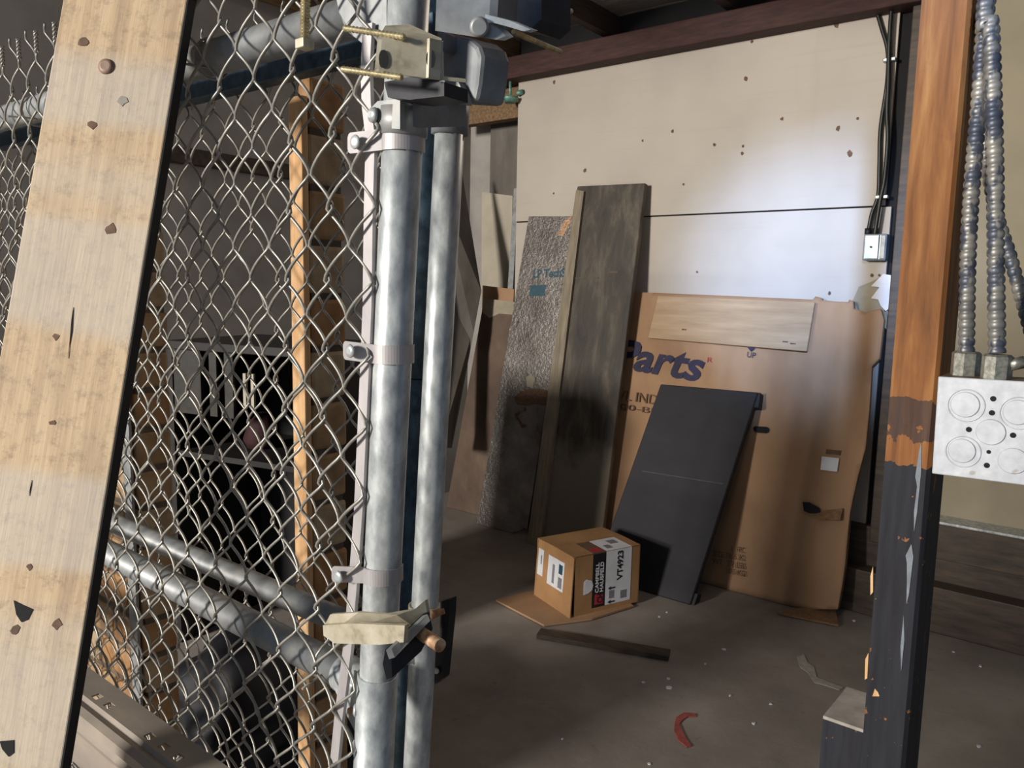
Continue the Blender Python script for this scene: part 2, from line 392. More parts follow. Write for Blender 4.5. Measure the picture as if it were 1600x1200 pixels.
# ================================================================== SETTING
fl = MB().box((-4.6, -3.2, -.1), (2.2, 4.2, 0)).world('floor', M['concrete']); structure(fl)
YW = 3.50
zs = at(1200, 330, Y=YW).z                # seam between the two wall sheets
wf = structure(thing('wall_far', 'far wall in the corner recess', 'wall', (-3.2, YW + .3, 0)))
wb = structure(thing('wall_back', 'cream painted back wall of two board sheets with a level seam', 'wall', (-1.8, YW, 0)))
MB().box((-3.9, YW + .30, 0), (-2.60, YW + .36, 2.9)).world('backing', M['side_wall'], wf)
MB().box((-2.74, YW + .02, 0), (2.2, YW + .10, 2.9)).world('backing', M['dark_gap'], wb)
p_up = MB().box((-2.735, YW - .004, zs + .003), (-.80, YW + .014, 2.56), .002).world('panel', M['wall'], wb)
p_lo = MB().box((-2.735, YW, .36), (-.775, YW + .018, zs - .003), .002).world('panel', M['wall'], wb)
MB().box((-.70, YW, .455), (2.2, YW + .018, 2.56), .002).world('panel', M['tan_wall'], wb)
# dents, nail heads and knots showing through the paint
for (x, y, r) in ((1165, 123, 9), (1222, 186, 6), (914, 266, 9), (1133, 75, 0), (1175, 65, 5), (866, 128, 7), (1004, 220, 5), (1051, 205, 6), (1116, 226, 6),
                  (1160, 240, 6), (1340, 185, 6), (1309, 201, 8), (1328, 240, 9), (1161, 229, 5), (1307, 40, 8), (1068, 288, 4), (865, 302, 4), (1089, 425, 4), (1296, 458, 5), (1362, 430, 5), (1374, 430, 4)):
    if r == 0: continue
    p = at(x, y, Y=YW - .0045); rr = r * .5 * p.y / FPX
    n = 7
    poly = [p + V((math.cos(2 * math.pi * i / n) * rr * random.uniform(.6, 1.1), 0, math.sin(2 * math.pi * i / n) * rr * random.uniform(.6, 1.3))) for i in range(n)]
    par = p_up if p.z > zs else p_lo
    MB().quad_prism([q + V((0, -.0008, 0)) for q in poly], (0, .004, 0)).world('knot', M['spot_brown'], par)
# torn corner of the lower sheet
def flat_poly(pts, Y, th, name, mat, par):
    MB().quad_prism([at(x, y, Y=Y) for x, y in pts], (0, th, 0)).world(name, mat, par)
flat_poly([(1332, 470), (1342, 448), (1362, 440), (1376, 432), (1388, 430), (1388, 520), (1370, 492), (1350, 496)], YW - .003, .004, 'bare_patch', M['bare_patch'], p_lo)
flat_poly([(1361, 447), (1380, 428), (1392, 430), (1391, 480), (1384, 486), (1376, 478), (1372, 468), (1361, 466), (1374, 449)], YW - .02, .003, 'torn_paper', M['white_flake'], p_lo)
tr = MB().box((-.745, YW - .05, .3), (-.70, YW + .02, 2.5), .004).world('trim_1', M['base_wood']); structure(tr)
# low ledges along the foot of the wall
b1 = MB().box((-2.7, YW - .03, 0), (2.2, YW + .02, .36), .004).world('baseboard_back', M['base_wood']); structure(b1)
b2 = MB().box((-1.4, YW - .12, 0), (2.2, YW - .03, .19), .005).world('baseboard_lower', M['base_wood']); structure(b2)
b3 = thing('trim_2', 'dark wall sill with a bright metal edge under the tan wall board', 'sill', (-.51, YW - .1, .3)); structure(b3)
MB().box((-.515, YW - .10, .30), (2.2, YW - .03, .447), .003).world('sill_body', M['base_wood'], b3)
MB().box((-.52, YW - .112, .447), (2.2, YW, .457), .002).world('metal_edge', M['galv'], b3)
# left side wall
wl = structure(thing('wall_left', 'grey side wall behind the chain link fence', 'wall', (-3.35, 2, 0)))
MB().box((-3.45, -.2, 0), (-3.35, YW + .36, 2.9)).world('panel', M['side_wall'], wl)
MB().box((-3.36, 1.1, 1.86), (-3.31, 2.6, 1.93), .004).world('batten', M['base_wood'], wl)
# ceiling: grey deck boards over dark joists, wall beam under the joist ends
ce = structure(thing('ceiling', 'grey board ceiling on dark timber joists', 'ceiling', (-1, 1, 2.8)))
y = .5
while y < 4.0:
    MB().box((-4.4, y + .004, 2.71), (2.2, y + .196, 2.735)).world('board', M['deck'], ce); y += .2
MB().box((-4.4, -.3, 2.74), (2.2, 4.1, 2.77)).world('roof_deck', M['joist'], ce)
jm = None
for i, X in enumerate((-3.15, -2.80, -2.14, -1.49, -.84, -.19, .46)):
    mat = M['old_joist'] if i < 2 else M['joist']
    MB().box((X - .025, .2, 2.60), (X + .025, 3.9, 2.71), .003).world('joist', mat, ce)
bmz = at(1100, 65, Y=YW - .10).z
bm_ = MB().box((-3.3, YW - .10, bmz), (1.5, YW + .02, bmz + .115), .006).world('trim_3', M['dark_beam']); structure(bm_)
MB().box((-3.3, YW + .05, 2.30), (-2.74, YW + .12, 2.47), .004).world('header', M['old_joist'], wf)

# recess left of the painted sheet: stacked panels on the far wall
tag(MB().box((-3.12, YW + .22, 1.80), (-2.80, YW + .27, 2.36), .003).world('stained_panel', M['grey_panel']), 'dark stained panel fixed high on the far wall beside the cream sheet', 'panel')
tag(MB().quad_prism([at(753, 300, Y=YW + .2), at(801, 306, Y=YW + .2), at(797, 462, Y=YW + .2), at(752, 452, Y=YW + .2)], (0, .02, 0)).world('white_panel', M['white_panel']), 'off-white upright panel below the dark stained panel', 'panel')
tag(MB().quad_prism([at(803, 295, Y=YW + .1), at(811, 292, Y=YW + .1), at(800, 470, Y=YW + .1), at(792, 470, Y=YW + .1)], (0, .03, 0)).world('grey_batten', M['galv_dull']), 'narrow grey strip standing at the edge of the cream wall sheet', 'strip')
# dark sheet leaning on the side wall
tag(MB().quad_prism([at(722, 270, Y=3.42), at(752, 455, Y=3.36), at(740, 520, Y=3.3), at(706, 700, Y=3.2), at(690, 700, Y=3.0), at(690, 300, Y=3.2)], (-.015, .004, 0)).world('leaning_sheet', M['grey_panel']), 'dark scuffed sheet leaning against the side wall with a slanted edge', 'panel')

# ================================================================== BOARDS AND CARDBOARD AGAINST THE WALL
def lean_frame(yb, yt, zt, x0):
    """frame of a board whose foot line runs along X at y=yb and whose face meets y=yt at height zt"""
    return frame(V((x0, yb, 0)), (1, 0, 0), V((0, yt - yb, zt)))
def on_plane(inv, x, y, z=0.0):
    """pixel to the local plane z=0 of a board"""
    mw = inv.inverted(); o = mw.translation; n = (mw.to_3x3() @ V((0, 0, 1)))
    v = ray(x, y); d = (o - EYE).dot(n) / v.dot(n)
    p = inv @ (EYE + v * d); p.z = z; return p
def board(name, label, cat, yb, yt, zt, outline, th, mat, bev=.002):
    """leaning board with its outline on the leaning plane, thickness to the back"""
    fx = at(outline[0][0], outline[0][1], Y=yb).x
    mw = lean_frame(yb, yt, zt, fx); inv = mw.inverted()
    t = thing(name, label, cat, mw)
    if mat:
        q = [on_plane(inv, x, y) for x, y in outline]
        for p in q: p.y = max(p.y, 0.002)
        o = MB().quad_prism(q, (0, 0, -th)).build('board', mat, t)
        if bev:
            md = o.modifiers.new('bevel', 'BEVEL'); md.width = bev; md.segments = 1
    return t, inv
# cardboard scrap peeking out above the brown panel
tag(MB().quad_prism([at(754, 446, Y=3.52), at(803, 452, Y=3.52), at(800, 520, Y=3.5), at(752, 520, Y=3.5)], (0, .006, 0)).world('cardboard_scrap', M['cardboard']), 'small orange-brown cardboard scrap behind the top of the brown panel', 'cardboard')
bt, inv = board('hardboard', 'narrow stained brown hardboard panel leaning left of the foil-faced board', 'board',
                3.36, 3.482, 1.33, ((697, 797), (790, 816), (806, 474), (756, 468)), .010,
                noisy('stained_hardboard', [(.3, srgb('43332a')), (.5, srgb('5a483a')), (.75, srgb('74624f'))], 4, (1, .6, 1), .7, 0, .3, 40, .002))
p0 = [on_plane(inv, x, y) for x, y in ((755, 466), (806, 472), (805, 492), (780, 490), (765, 497), (754, 488))]
for p in p0: p.z = .0012
MB().quad_prism(p0, (0, 0, -.004)).build('torn_edge', M['bare_patch'], bt)

lp, inv = board('foil_board', 'silver foil-faced sheathing board with blue lettering and rust-brown stain', 'board',
                3.23, 3.462, 1.73, ((744, 822), (800, 839), (824, 826), (898, 338), (826, 338)), .012, M['foil'])
def decal(inv, pts, name, mat, par, z=.0008, th=-.0006):
    return MB().quad_prism([on_plane(inv, x, y, z) for x, y in pts], (0, 0, th)).build(name, mat, par)
def print_on(inv, par, txt, x, y, x2, y2, px_h, mat, name='lettering', z=.0007, **k):
    """text whose baseline runs from pixel (x,y) towards (x2,y2), cap height px_h pixels"""
    a = on_plane(inv, x, y, z); b = on_plane(inv, x2, y2, z)
    up = on_plane(inv, x, y - px_h, z)
    hgt = abs((up - a).y)
    me_w = (b - a).length
    me = text_mesh(txt, hgt / .72, **k)
    xs = [v.co.x for v in me.vertices]; wid = max(xs) - min(xs); x0 = min(xs)
    for v in me.vertices: v.co.x = (v.co.x - x0) * me_w / wid
    me.materials.clear(); me.materials.append(mat)
    o = bpy.data.objects.new(name, me); COL.objects.link(o); o.parent = par
    ang = math.atan2((b - a).y, (b - a).x)
    o.matrix_basis = T(a) @ Matrix.Rotation(ang, 4, 'Z')
    return o
print_on(inv, lp, 'LP TechShield', 833, 434, 910, 431, 13, M['teal_ink'], bold=.002)
decal(inv, [(829, 446), (853, 445), (851, 462), (827, 463)], 'printed_block', M['teal_ink'], lp)
decal(inv, [(803, 622), (812, 612), (826, 608), (838, 607), (858, 610), (855, 634), (838, 632), (822, 634), (808, 632)], 'bare_patch', M['spot_brown'], lp)
decal(inv, [(822, 590), (830, 585), (836, 592), (832, 606), (824, 604)], 'bare_patch', M['bare_patch'], lp)
decal(inv, [(871, 368), (882, 345), (894, 337), (890, 350), (880, 368)], 'bare_patch', M['rust_steel'], lp)

gp, inv = board('shelf_plank', 'tall grimy dark plank with a wooden cleat, leaning on the cream wall', 'plank',
                3.17, 3.44, 1.87, ((826, 850), (936, 873), (1008, 286), (902, 291)), .03, M['grimy'], bev=.003)
cle = [on_plane(inv, x, y) for x, y in ((826, 851), (848, 853), (915, 300), (903, 298))]
MB().quad_prism([p + V((0, 0, .018)) for p in cle], (0, 0, -.018)).build('cleat', noisy('cleat_wood', [(.3, srgb('6b6050')), (.6, srgb('8b7f6a')), (.8, srgb('a09480'))], 8, (8, .8, 8), .7, 0, .2), gp)
for a, bq in (((898, 434), (936, 436)), ((948, 425), (965, 426))):
    q = [on_plane(inv, *a), on_plane(inv, *bq)]
    MB().box((min(q[0].x, q[1].x), q[0].y - .004, 0), (max(q[0].x, q[1].x), q[0].y + .004, .001)).build('scrape', M['mortar'], gp)

# big flattened parts carton
cb, inv = board('flattened_carton', 'large flattened brown carton printed with dark blue letters, standing against the wall', 'cardboard',
                3.25, 3.455, 1.335, ((905, 866), (1307, 960), (1330, 471), (986, 455)), .006, None, bev=0)
# replace the plain sheet by one with the torn right side and buckled surface
out = [(985, 456), (1130, 462), (1270, 468), (1274, 463), (1283, 465), (1285, 469), (1325, 472), (1327, 468), (1333, 470), (1334, 482), (1352, 488), (1376, 482), (1381, 500), (1374, 560),
       (1362, 572), (1358, 640), (1352, 700), (1340, 745), (1328, 800), (1321, 880), (1316, 915), (1309, 952), (1250, 960), (1200, 945), (1100, 917), (1000, 893), (900, 868)]
hole1 = (1190, 671, 13, 5)
poly = [on_plane(inv, x, y) for x, y in out]
for p in poly: p.y = max(p.y, .004)
def sheet(poly, th, name, mat, par, cell=.03, wob=lambda x, y: 0.0, holes=()):
    """thin buckled sheet: the outline filled with a grid, pushed by wob, solidified"""
    bm = bmesh.new()
    vs = [bm.verts.new((p.x, p.y, 0)) for p in poly]; f0 = bm.faces.new(vs); f0.normal_update()
    if f0.normal.z < 0: f0.normal_flip()
    xs = [p.x for p in poly]; ys = [p.y for p in poly]
    def cuts(lo, hi, ax):
        k = lo + cell
        while k < hi - 1e-4:
            co = (k, 0, 0) if ax == 0 else (0, k, 0); no = (1, 0, 0) if ax == 0 else (0, 1, 0)
            bmesh.ops.bisect_plane(bm, geom=list(bm.verts) + list(bm.edges) + list(bm.faces), plane_co=co, plane_no=no); k += cell
    cuts(min(xs), max(xs), 0); cuts(min(ys), max(ys), 1)
    dead = [f for f in bm.faces if any(h(f.calc_center_median()) for h in holes)]
    if dead: bmesh.ops.delete(bm, geom=dead, context='FACES')
    for v in bm.verts: v.co.z = wob(v.co.x, v.co.y)
    for f in bm.faces: f.smooth = True
    me = bpy.data.meshes.new(name); bm.to_mesh(me); bm.free(); me.materials.append(mat)
    o = bpy.data.objects.new(name, me); COL.objects.link(o); o.parent = par
    md = o.modifiers.new('thickness', 'SOLIDIFY'); md.thickness = th; md.offset = -1
    return o
fold_x = on_plane(inv, 1290, 600).x
def wob_c(x, y):
    r = .006 * math.sin(x * 5.1 + y * 2.3) * math.sin(y * 3.7 + 1)
    r += -.014 * max(0, 1 - abs(x - fold_x) / .03)
    r += .003 * max(0, 1 - abs(x - fold_x + .30 + .1 * y) / .05) - .006 * max(0, 1 - abs(y - .42 - .2 * (x - fold_x)) / .06) * (1 if x > fold_x - .1 else 0)
    return r
hc = on_plane(inv, 1190, 671); hh = on_plane(inv, 1272, 796)
sheet(poly, .006, 'sheet', M['cardboard'], cb, .028, wob_c)
sheet([p for p in poly if True], .004, 'back_ply', M['card_edge'], cb, .2, lambda x, y: -.026)
Zt = .0098
print_on(inv, cb, 'KeyParts', 868, 556, 1098, 596, 42, M['navy_ink'], shear=.22, bold=.006, z=Zt)
print_on(inv, cb, 'R', 1106, 566, 1114, 567, 8, M['red_ink'], z=Zt)
print_on(inv, cb, 'COWL INDUCTION', 930, 618, 1110, 645, 15, M['faint_ink'], z=Zt)
print_on(inv, cb, '1500-BL-T20', 950, 636, 1080, 655, 9, M['faint_ink'], z=Zt)
print_on(inv, cb, 'UP', 1168, 558, 1181, 560, 9, M['navy_ink'], z=Zt)
decal(inv, [(1169, 543), (1181, 544), (1175, 550)], 'printed_arrow', M['navy_ink'], cb, z=Zt)
print_on(inv, cb, '1  PC', 1144, 861, 1164, 864, 9, M['faint_ink'], z=Zt)
print_on(inv, cb, 'SIZE 78.5 X2', 1116, 868, 1164, 876, 9, M['faint_ink'], z=Zt)
print_on(inv, cb, 'WT  32 LBS', 1114, 880, 1165, 889, 9, M['faint_ink'], z=Zt)
print_on(inv, cb, '15.5 KGS', 1136, 895, 1166, 901, 9, M['faint_ink'], z=Zt)
decal(inv, [(1285, 713), (1312, 716), (1309, 737), (1283, 734)], 'paper_label', M['white_paper'], cb, z=Zt)
decal(inv, [(1292, 702), (1314, 704), (1313, 711), (1291, 709)], 'printed_stamp', M['faint_ink'], cb, z=Zt)
decal(inv, [(1178, 668), (1181, 666), (1199, 667), (1203, 670), (1202, 675), (1198, 677), (1184, 676), (1179, 673)], 'hand_hole_shade', M['dark_gap'], cb, z=.0098)  # shade of the hollow behind the hand hole, painted as a flat patch
decal(inv, [(1255, 784), (1266, 785), (1282, 794), (1284, 802), (1266, 802), (1257, 798)], 'torn_hole_shade', M['dark_gap'], cb, z=.0098)  # dark inside of the tear painted flat, no opening cut
flp = [on_plane(inv, x, y, .012) for x, y in ((1266, 800), (1318, 794), (1316, 812), (1285, 812))]
flp[0].z = .004; flp[3].z = .03; flp[2].z = .035
MB().quad_prism(flp, (0, 0, -.004)).build('torn_flap', M['card_edge'], cb)
fd = thing('carton_fold', None, None) if False else None
MB().quad_prism([at(1215, 957, Z=.012), at(1310, 976, Z=.012), at(1305, 950, Z=.02), at(1250, 950, Z=.02)], (0, 0, -.008)).world('bent_foot', M['card_edge'], cb)

# tan plywood piece hung on the carton
pp, inv = board('plywood_offcut', 'tan plywood offcut resting high against the flattened carton', 'board',
                3.19, 3.428, 1.33, ((1012, 528), (1260, 549), (1273, 472), (1028, 462)), .014, M['ply_tan'])
for x, y in ((1069, 515), (1227, 534), (1239, 537)):
    p = on_plane(inv, x, y); MB().box((p.x - .012, p.y - .003, 0), (p.x + .012, p.y + .003, .0012)).build('knot', M['spot_brown'], pp)

# dark mat-like board with end cleats
dm, inv = board('padded_board', 'black padded panel with square end ledges, leaning on the carton', 'board',
                2.98, 3.335, .91, ((925, 912), (1078, 947), (1184, 613), (1032, 600)), .035, M['dark_mat'], bev=.004)
for zt, nm, pts in ((-.008, 'end_ledge', ((1033, 601), (1187, 613), (1184, 636), (1027, 624))), (-.01, 'end_ledge', ((990, 925), (1083, 946), (1089, 928), (997, 906)))):
    pl = [on_plane(inv, x, y, zt) for x, y in pts]
    MB().quad_prism(pl, (0, 0, -.045)).build(nm, M['dark_mat'], dm)
sl = [on_plane(inv, x, y) for x, y in ((1003, 735), (1130, 755), (1130, 757), (1003, 737))]
MB().quad_prism([p + V((0, 0, .001)) for p in sl], (0, 0, -.003)).build('scuff_line', noisy('scuffed_rubber', [(.3, srgb('2c2c33')), (.7, srgb('3c3c44'))], 40, rough=.7, bmp=0), dm)

# ================================================================== CARTON BOX ON THE FLOOR
A0, B0_, C0 = at(893, 965, Z=.012), at(829, 930, Z=.012), at(997, 940, Z=.012)
# square the footprint: x along the printed long face, y along the short face
ex = (C0 - A0); ex.z = 0; LX = ex.length; ex.normalize(); ey = V((0, 0, 1)).cross(ex)
LY = (B0_ - A0).dot(ey)
LY = max(.2, LY)
mwb = Matrix.Translation(A0) @ Matrix((ex, ey, V((0, 0, 1)))).transposed().to_4x4()
bx = thing('cardboard_box', 'closed brown shipping box with white labels and a black and red brand strip', 'box', mwb)
HB = .255
def wall_panel(pts, th, name, mat=M['box_card']): return MB().quad_prism(pts, th).build(name, mat, bx)
top_in = .0
wall_panel([V((.012, 0, 0)), V((LX, 0, 0)), V((LX, .0, HB)), V((.012, 0, HB))], (0, .005, 0), 'long_side')
wall_panel([V((0, LY, 0)), V((LX, LY, 0)), V((LX, LY, HB)), V((0, LY, HB))], (0, -.005, 0), 'long_side')
wall_panel([V((-.012, -.004, .0)), V((-.012, LY, 0)), V((.004, LY, HB - .004)), V((.004, .0, HB - .004))], (.005, 0, 0), 'short_side')
wall_panel([V((LX, 0, 0)), V((LX, LY, 0)), V((LX, LY, HB)), V((LX, 0, HB))], (-.005, 0, 0), 'short_side')
wall_panel([V((0, 0, HB)), V((LX, 0, HB)), V((LX, LY / 2 - .001, HB + .003)), V((0, LY / 2 - .001, HB + .003))], (0, 0, -.004), 'top_flap')
wall_panel([V((0, LY / 2 + .001, HB + .003)), V((LX, LY / 2 + .001, HB + .003)), V((LX, LY, HB)), V((0, LY, HB))], (0, 0, -.004), 'top_flap')
e = .0012
def lab(x0, x1, z0, z1, name, mat, off=0.0): return MB().quad_prism([V((x0, -e - off, z0)), V((x1, -e - off, z0)), V((x1, -e - off, z1)), V((x0, -e - off, z1))], (0, .001, 0)).build(name, mat, bx)
fr = lambda t: .012 + (LX - .012) * t
lb = lab(fr(.46), fr(.86), .02, HB - .002, 'paper_label', M['white_paper'])
lab(fr(.26), fr(.46), .02, HB - .004, 'brand_strip', M['black_ink'])
FT = lambda x, z, off: T(V((x, -e - off, z))) @ Matrix.Rotation(math.radians(90), 4, 'X') @ Rz(90)
lettering('lettering', 'CAMPBELL', .024, M['white_paper'], bx, FT(fr(.355), .082, .0006), bold=.0004, sx=1.15)
lettering('lettering', 'HAUSFELD', .024, M['white_paper'], bx, FT(fr(.425), .082, .0006), bold=.0004, sx=1.15)
lab(fr(.30), fr(.43), .032, .076, 'logo_block', M['red_ink'], .0004)
lettering('logo', 'CH', .040, M['black_ink'], bx, FT(fr(.42), .036, .001), bold=.001, sx=.75)
lettering('lettering', 'VT4923', .040, M['black_ink'], bx, FT(fr(.72), .120, .0006), bold=.001)
lab(fr(.52), fr(.60), .045, .08, 'barcode', M['grey_ink'], .0006)
lab(fr(.70), fr(.80), .035, .07, 'barcode', M['grey_ink'], .0006)
for z in (.030, .090):
    MB().quad_prism([V((fr(x), -e - .0012, z + dz)) for x, dz in ((.50, 0), (.545, .008), (.545, .003), (.61, .003), (.61, -.003), (.545, -.003), (.545, -.008))], (0, .001, 0)).build('printed_arrow', M['navy_ink'], bx)
MB().quad_prism([V((fr(x), -e - .0005, z)) for x, z in ((.13, .085), (.13, .14), (.17, .15), (.25, .14), (.27, .12), (.26, .10), (.2, .088))], (0, .001, 0)).build('paper_seal', M['white_paper'], bx)
# top of the box: the label runs over the edge
MB().quad_prism([V((fr(.46), .0, HB + .0006)), V((fr(.86), .0, HB + .0006)), V((fr(.86), LY * .46, HB + .0034)), V((fr(.46), LY * .46, HB + .0034))], (0, 0, -.0006)).build('paper_label', M['white_paper'], bx)
MB().quad_prism([V((fr(.26), .0, HB + .0006)), V((fr(.46), .0, HB + .0006)), V((fr(.46), LY * .46, HB + .0034)), V((fr(.26), LY * .46, HB + .0034))], (0, 0, -.0006)).build('brand_strip', M['faint_ink'], bx)
MB().quad_prism([V((fr(.29), .01, HB + .0012)), V((fr(.43), .01, HB + .0012)), V((fr(.43), LY * .18, HB + .0023)), V((fr(.29), LY * .18, HB + .0023))], (0, 0, -.0006)).build('logo_block', M['red_ink'], bx)
for x0, x1, y0, y1 in ((.52, .6, .08, .2), (.66, .78, .22, .36)):
    MB().quad_prism([V((fr(x0), LY * y0, HB + .0035)), V((fr(x1), LY * y0, HB + .0035)), V((fr(x1), LY * y1, HB + .0045)), V((fr(x0), LY * y1, HB + .0045))], (0, 0, -.003)).build('barcode', M['grey_ink'], bx)
# labels on the short side (local -x)
def lab2(y0, y1, z0, z1, name, mat, off=0.0):
    xx = lambda z: -.012 + .016 * z / HB - .0012 - off
    return MB().quad_prism([V((xx(z0), LY * y0, z0)), V((xx(z0), LY * y1, z0)), V((xx(z1), LY * y1, z1)), V((xx(z1), LY * y0, z1))], (.001, 0, 0)).build(name, mat, bx)
lab2(.22, .66, .085, .21, 'paper_label', M['white_paper']); lab2(.80, .95, .10, .215, 'paper_label', M['white_paper'])
lab2(.26, .36, .095, .14, 'barcode', M['grey_ink'], .0006); lab2(.26, .36, .155, .195, 'barcode', M['teal_ink'], .0006)
lab2(.47, .53, .10, .18, 'barcode', M['grey_ink'], .0006)
lab2(.84, .87, .15, .19, 'barcode', M['grey_ink'], .0006)
# flat cardboard under it
tag(MB().quad_prism([at(775, 937, Z=.012), at(850, 976, Z=.012), at(925, 966, Z=.012), at(990, 946, Z=.012), at(940, 915, Z=.012), at(860, 915, Z=.012)], (0, 0, -.008)).world('cardboard_sheet', M['cardboard']),
    'flat torn cardboard sheet on the floor under the brand box', 'cardboard')
# bar on the floor
sa, sb = at(842, 986, Z=.02), at(1046, 1020, Z=.02)
d_ = (sb - sa).normalized(); n_ = V((-d_.y, d_.x, 0))
tag(MB().quad_prism([sa - n_ * .03, sb - n_ * .03, sb + n_ * .03, sa + n_ * .03], (0, 0, -.019)).world('floor_slat', M['base_wood']), 'dark wooden slat lying flat on the floor in front of the box', 'slat')
# red scrap of ribbon and paint chips
rp = [at(x, y, Z=.004) for x, y in ((1087, 1117), (1072, 1116), (1062, 1122), (1058, 1130), (1060, 1142), (1066, 1155), (1077, 1166))]
mb = MB()
lft, rgt = [], []
for i, p in enumerate(rp):
    t = (rp[min(i + 1, 6)] - rp[max(i - 1, 0)]).normalized(); n = V((-t.y, t.x, 0)); wd = (.008, .012, .011, .007, .013, .013, .009)[i]
    lft.append(p + n * wd); rgt.append(p - n * wd)
vs = lft + rgt; mb.add(vs + [v - V((0, 0, .003)) for v in vs], [[i, i + 1, i + 8, i + 7] for i in range(6)] + [[i + 14, i + 21, i + 22, i + 15] for i in range(6)] +
       [[i, i + 14, i + 15, i + 1] for i in range(6)] + [[i + 7, i + 8, i + 22, i + 21] for i in range(6)] + [[0, 7, 21, 14], [6, 20, 27, 13]])
tag(mb.world('ribbon_scrap', M['rib_red']), 'curled red ribbon scrap on the concrete floor', 'ribbon')
def chip_label(x, y):
    if (x, y) == (1046, 1074): return 'largest white paint chip, on the floor between the dark slat and the red ribbon'
    if (x, y) == (1045, 1060): return 'white paint chip touching the largest chip on the floor'
    if (x, y) in ((1030, 963), (1042, 956)): return 'tiny white paint chip by the foot of the black padded panel'
    if (x, y) == (1335, 969): return 'white paint chip beside the bent foot of the flattened carton'
    if (x, y) == (906, 1005): return 'tiny white paint chip beside the dark wooden slat'
    if x > 1450: return 'white paint chip on the dark floor beyond the timber post'
    if x > 1100: return 'white paint chip on open floor between the carton and the stub post'
    return 'white paint chip on open floor between the gate and the red ribbon'
for (x, y, r) in ((1046, 1074, 7), (1045, 1060, 5), (1131, 1014, 5), (1141, 1086, 4), (1204, 1099, 4), (1335, 969, 4), (1178, 1130, 5), (1015, 1193, 5), (879, 1154, 3), (1005, 1066, 5), (906, 1005, 3), (1102, 1037, 3), (1030, 963, 4), (1042, 956, 3), (1532, 1040, 4), (1529, 1165, 5), (1490, 1018, 3), (1246, 1095, 0)):
    if r == 0: continue
    p = at(x, y, Z=.003); rr = r * .6 * (p - EYE).length / FPX; n = 6
    poly = [p + V((math.cos(2 * math.pi * i / n) * rr * random.uniform(.6, 1.3), math.sin(2 * math.pi * i / n) * rr * random.uniform(.6, 1.3), 0)) for i in range(n)]
    tag(MB().quad_prism(poly, (0, 0, -.0028)).world('paint_chip', M['white_flake']), chip_label(x, y), 'paint chip', 'white paint chips scattered on the floor')
flat = [at(x, y, Z=.0025) for x, y in ((1245, 1026), (1256, 1022), (1262, 1035), (1272, 1042), (1276, 1058), (1292, 1064), (1318, 1074), (1312, 1078), (1288, 1070), (1272, 1066), (1262, 1050), (1250, 1042))]
tag(MB().quad_prism(flat, (0, 0, -.002)).world('plaster_smear', M['stub_top']), 'jagged pale plaster smear dried on the floor', 'smear', kind=None)

# ================================================================== SWITCH BOX AND CABLES ON THE WALL
hb = thing('switch_box', 'small grey metal outlet box fixed to the cream wall below two black cables', 'electrical box', at(1367, 407, Y=YW - .002))
a, b_ = at(1347, 407, Y=3.45), at(1387, 365, Y=3.45)
MB().box((a.x, 3.445, a.z), (b_.x, YW - .001, b_.z), .006).world('body', M['alu_box'], hb)
MB().box((a.x + .008, 3.438, a.z + .006), (a.x + .062, 3.446, b_.z - .005), .002).world('cover_plate', M['alu_box'], hb)
MB().box((a.x + .068, 3.440, a.z + .006), (b_.x - .004, 3.446, b_.z - .006), .002).world('cover_plate', M['galv_dull'], hb)
p = at(1361, 386, Y=3.437); MB().cyl(p, p + V((0, -.004, 0)), .004, 12).world('screw', M['black_steel'], hb)
def smooth_path(pts, n=8):
    pts = [V(p) for p in pts]; out = []
    for i in range(len(pts) - 1):
        p0, p1, p2, p3 = pts[max(i - 1, 0)], pts[i], pts[i + 1], pts[min(i + 2, len(pts) - 1)]
        for k in range(n):
            t = k / n
            out.append(.5 * ((2 * p1) + (p2 - p0) * t + (2 * p0 - 5 * p1 + 4 * p2 - p3) * t * t + (3 * p1 - p0 - 3 * p2 + p3) * t ** 3))
    return out + [pts[-1]]
for lbl, pts in (('black cable swinging wide to the left as it enters the wall outlet box', ((1366, 5), (1378, 45), (1387, 80), (1386, 130), (1376, 200), (1374, 260), (1372, 305), (1362, 335), (1356, 366))),
                 ('black cable running straight beside its twin to the wall outlet box', ((1394, 2), (1391, 40), (1389, 80), (1388, 130), (1386, 175), (1387, 220), (1382, 280), (1376, 310), (1371, 340), (1367, 366)))):
    k = thing('power_cable', lbl, 'cable', at(pts[-1][0], pts[-1][1], Y=3.47))
    path = smooth_path([at(x, y, Y=3.482 if 'wide' in lbl else 3.462) for x, y in pts])
    MB().tube(path, .0085, 8).world('sheath', M['black_cable'], k)
    e1 = at(pts[-1][0], 368, Y=3.475); MB().cyl(e1, e1 + V((-.001, 0, .03)), .013, 12).world('gland', M['black_steel'], k)
for y_, lbl in ((92, 'small bright cable clip near the top of the black cables'), (307, 'small bright cable clip just above the wall outlet box')):
    x_ = 1388 if y_ < 200 else 1376
    p = at(x_, y_, Y=3.465)
    tag(MB().box((p.x - .022, 3.466, p.z - .008), (p.x + .026, YW - .005, p.z + .006), .003).world('cable_clip', M['galv']), lbl, 'clip')
# green hanger fitting near the corner
gh = thing('hanger_fitting', 'green patinated hanger fitting on a thin rod under the ceiling beam', 'pipe fitting', at(797, 158, Y=3.45))
p = at(797, 152, Y=3.45)
MB().cyl(p, V((p.x, p.y, bmz + .002)), .008, 10).world('rod', M['green_brass'], gh)
MB().tube([p + V((0, 0, -.03)), p + V((0, 0, -.01)), p, p + V((0, 0, .005))], [.03, .045, .045, .012], 14).world('cup', M['green_brass'], gh)
MB().cyl(p + V((.03, .02, .02)), p + V((.06, .04, .03)), .014, 10).world('stud_end', M['green_brass'], gh)

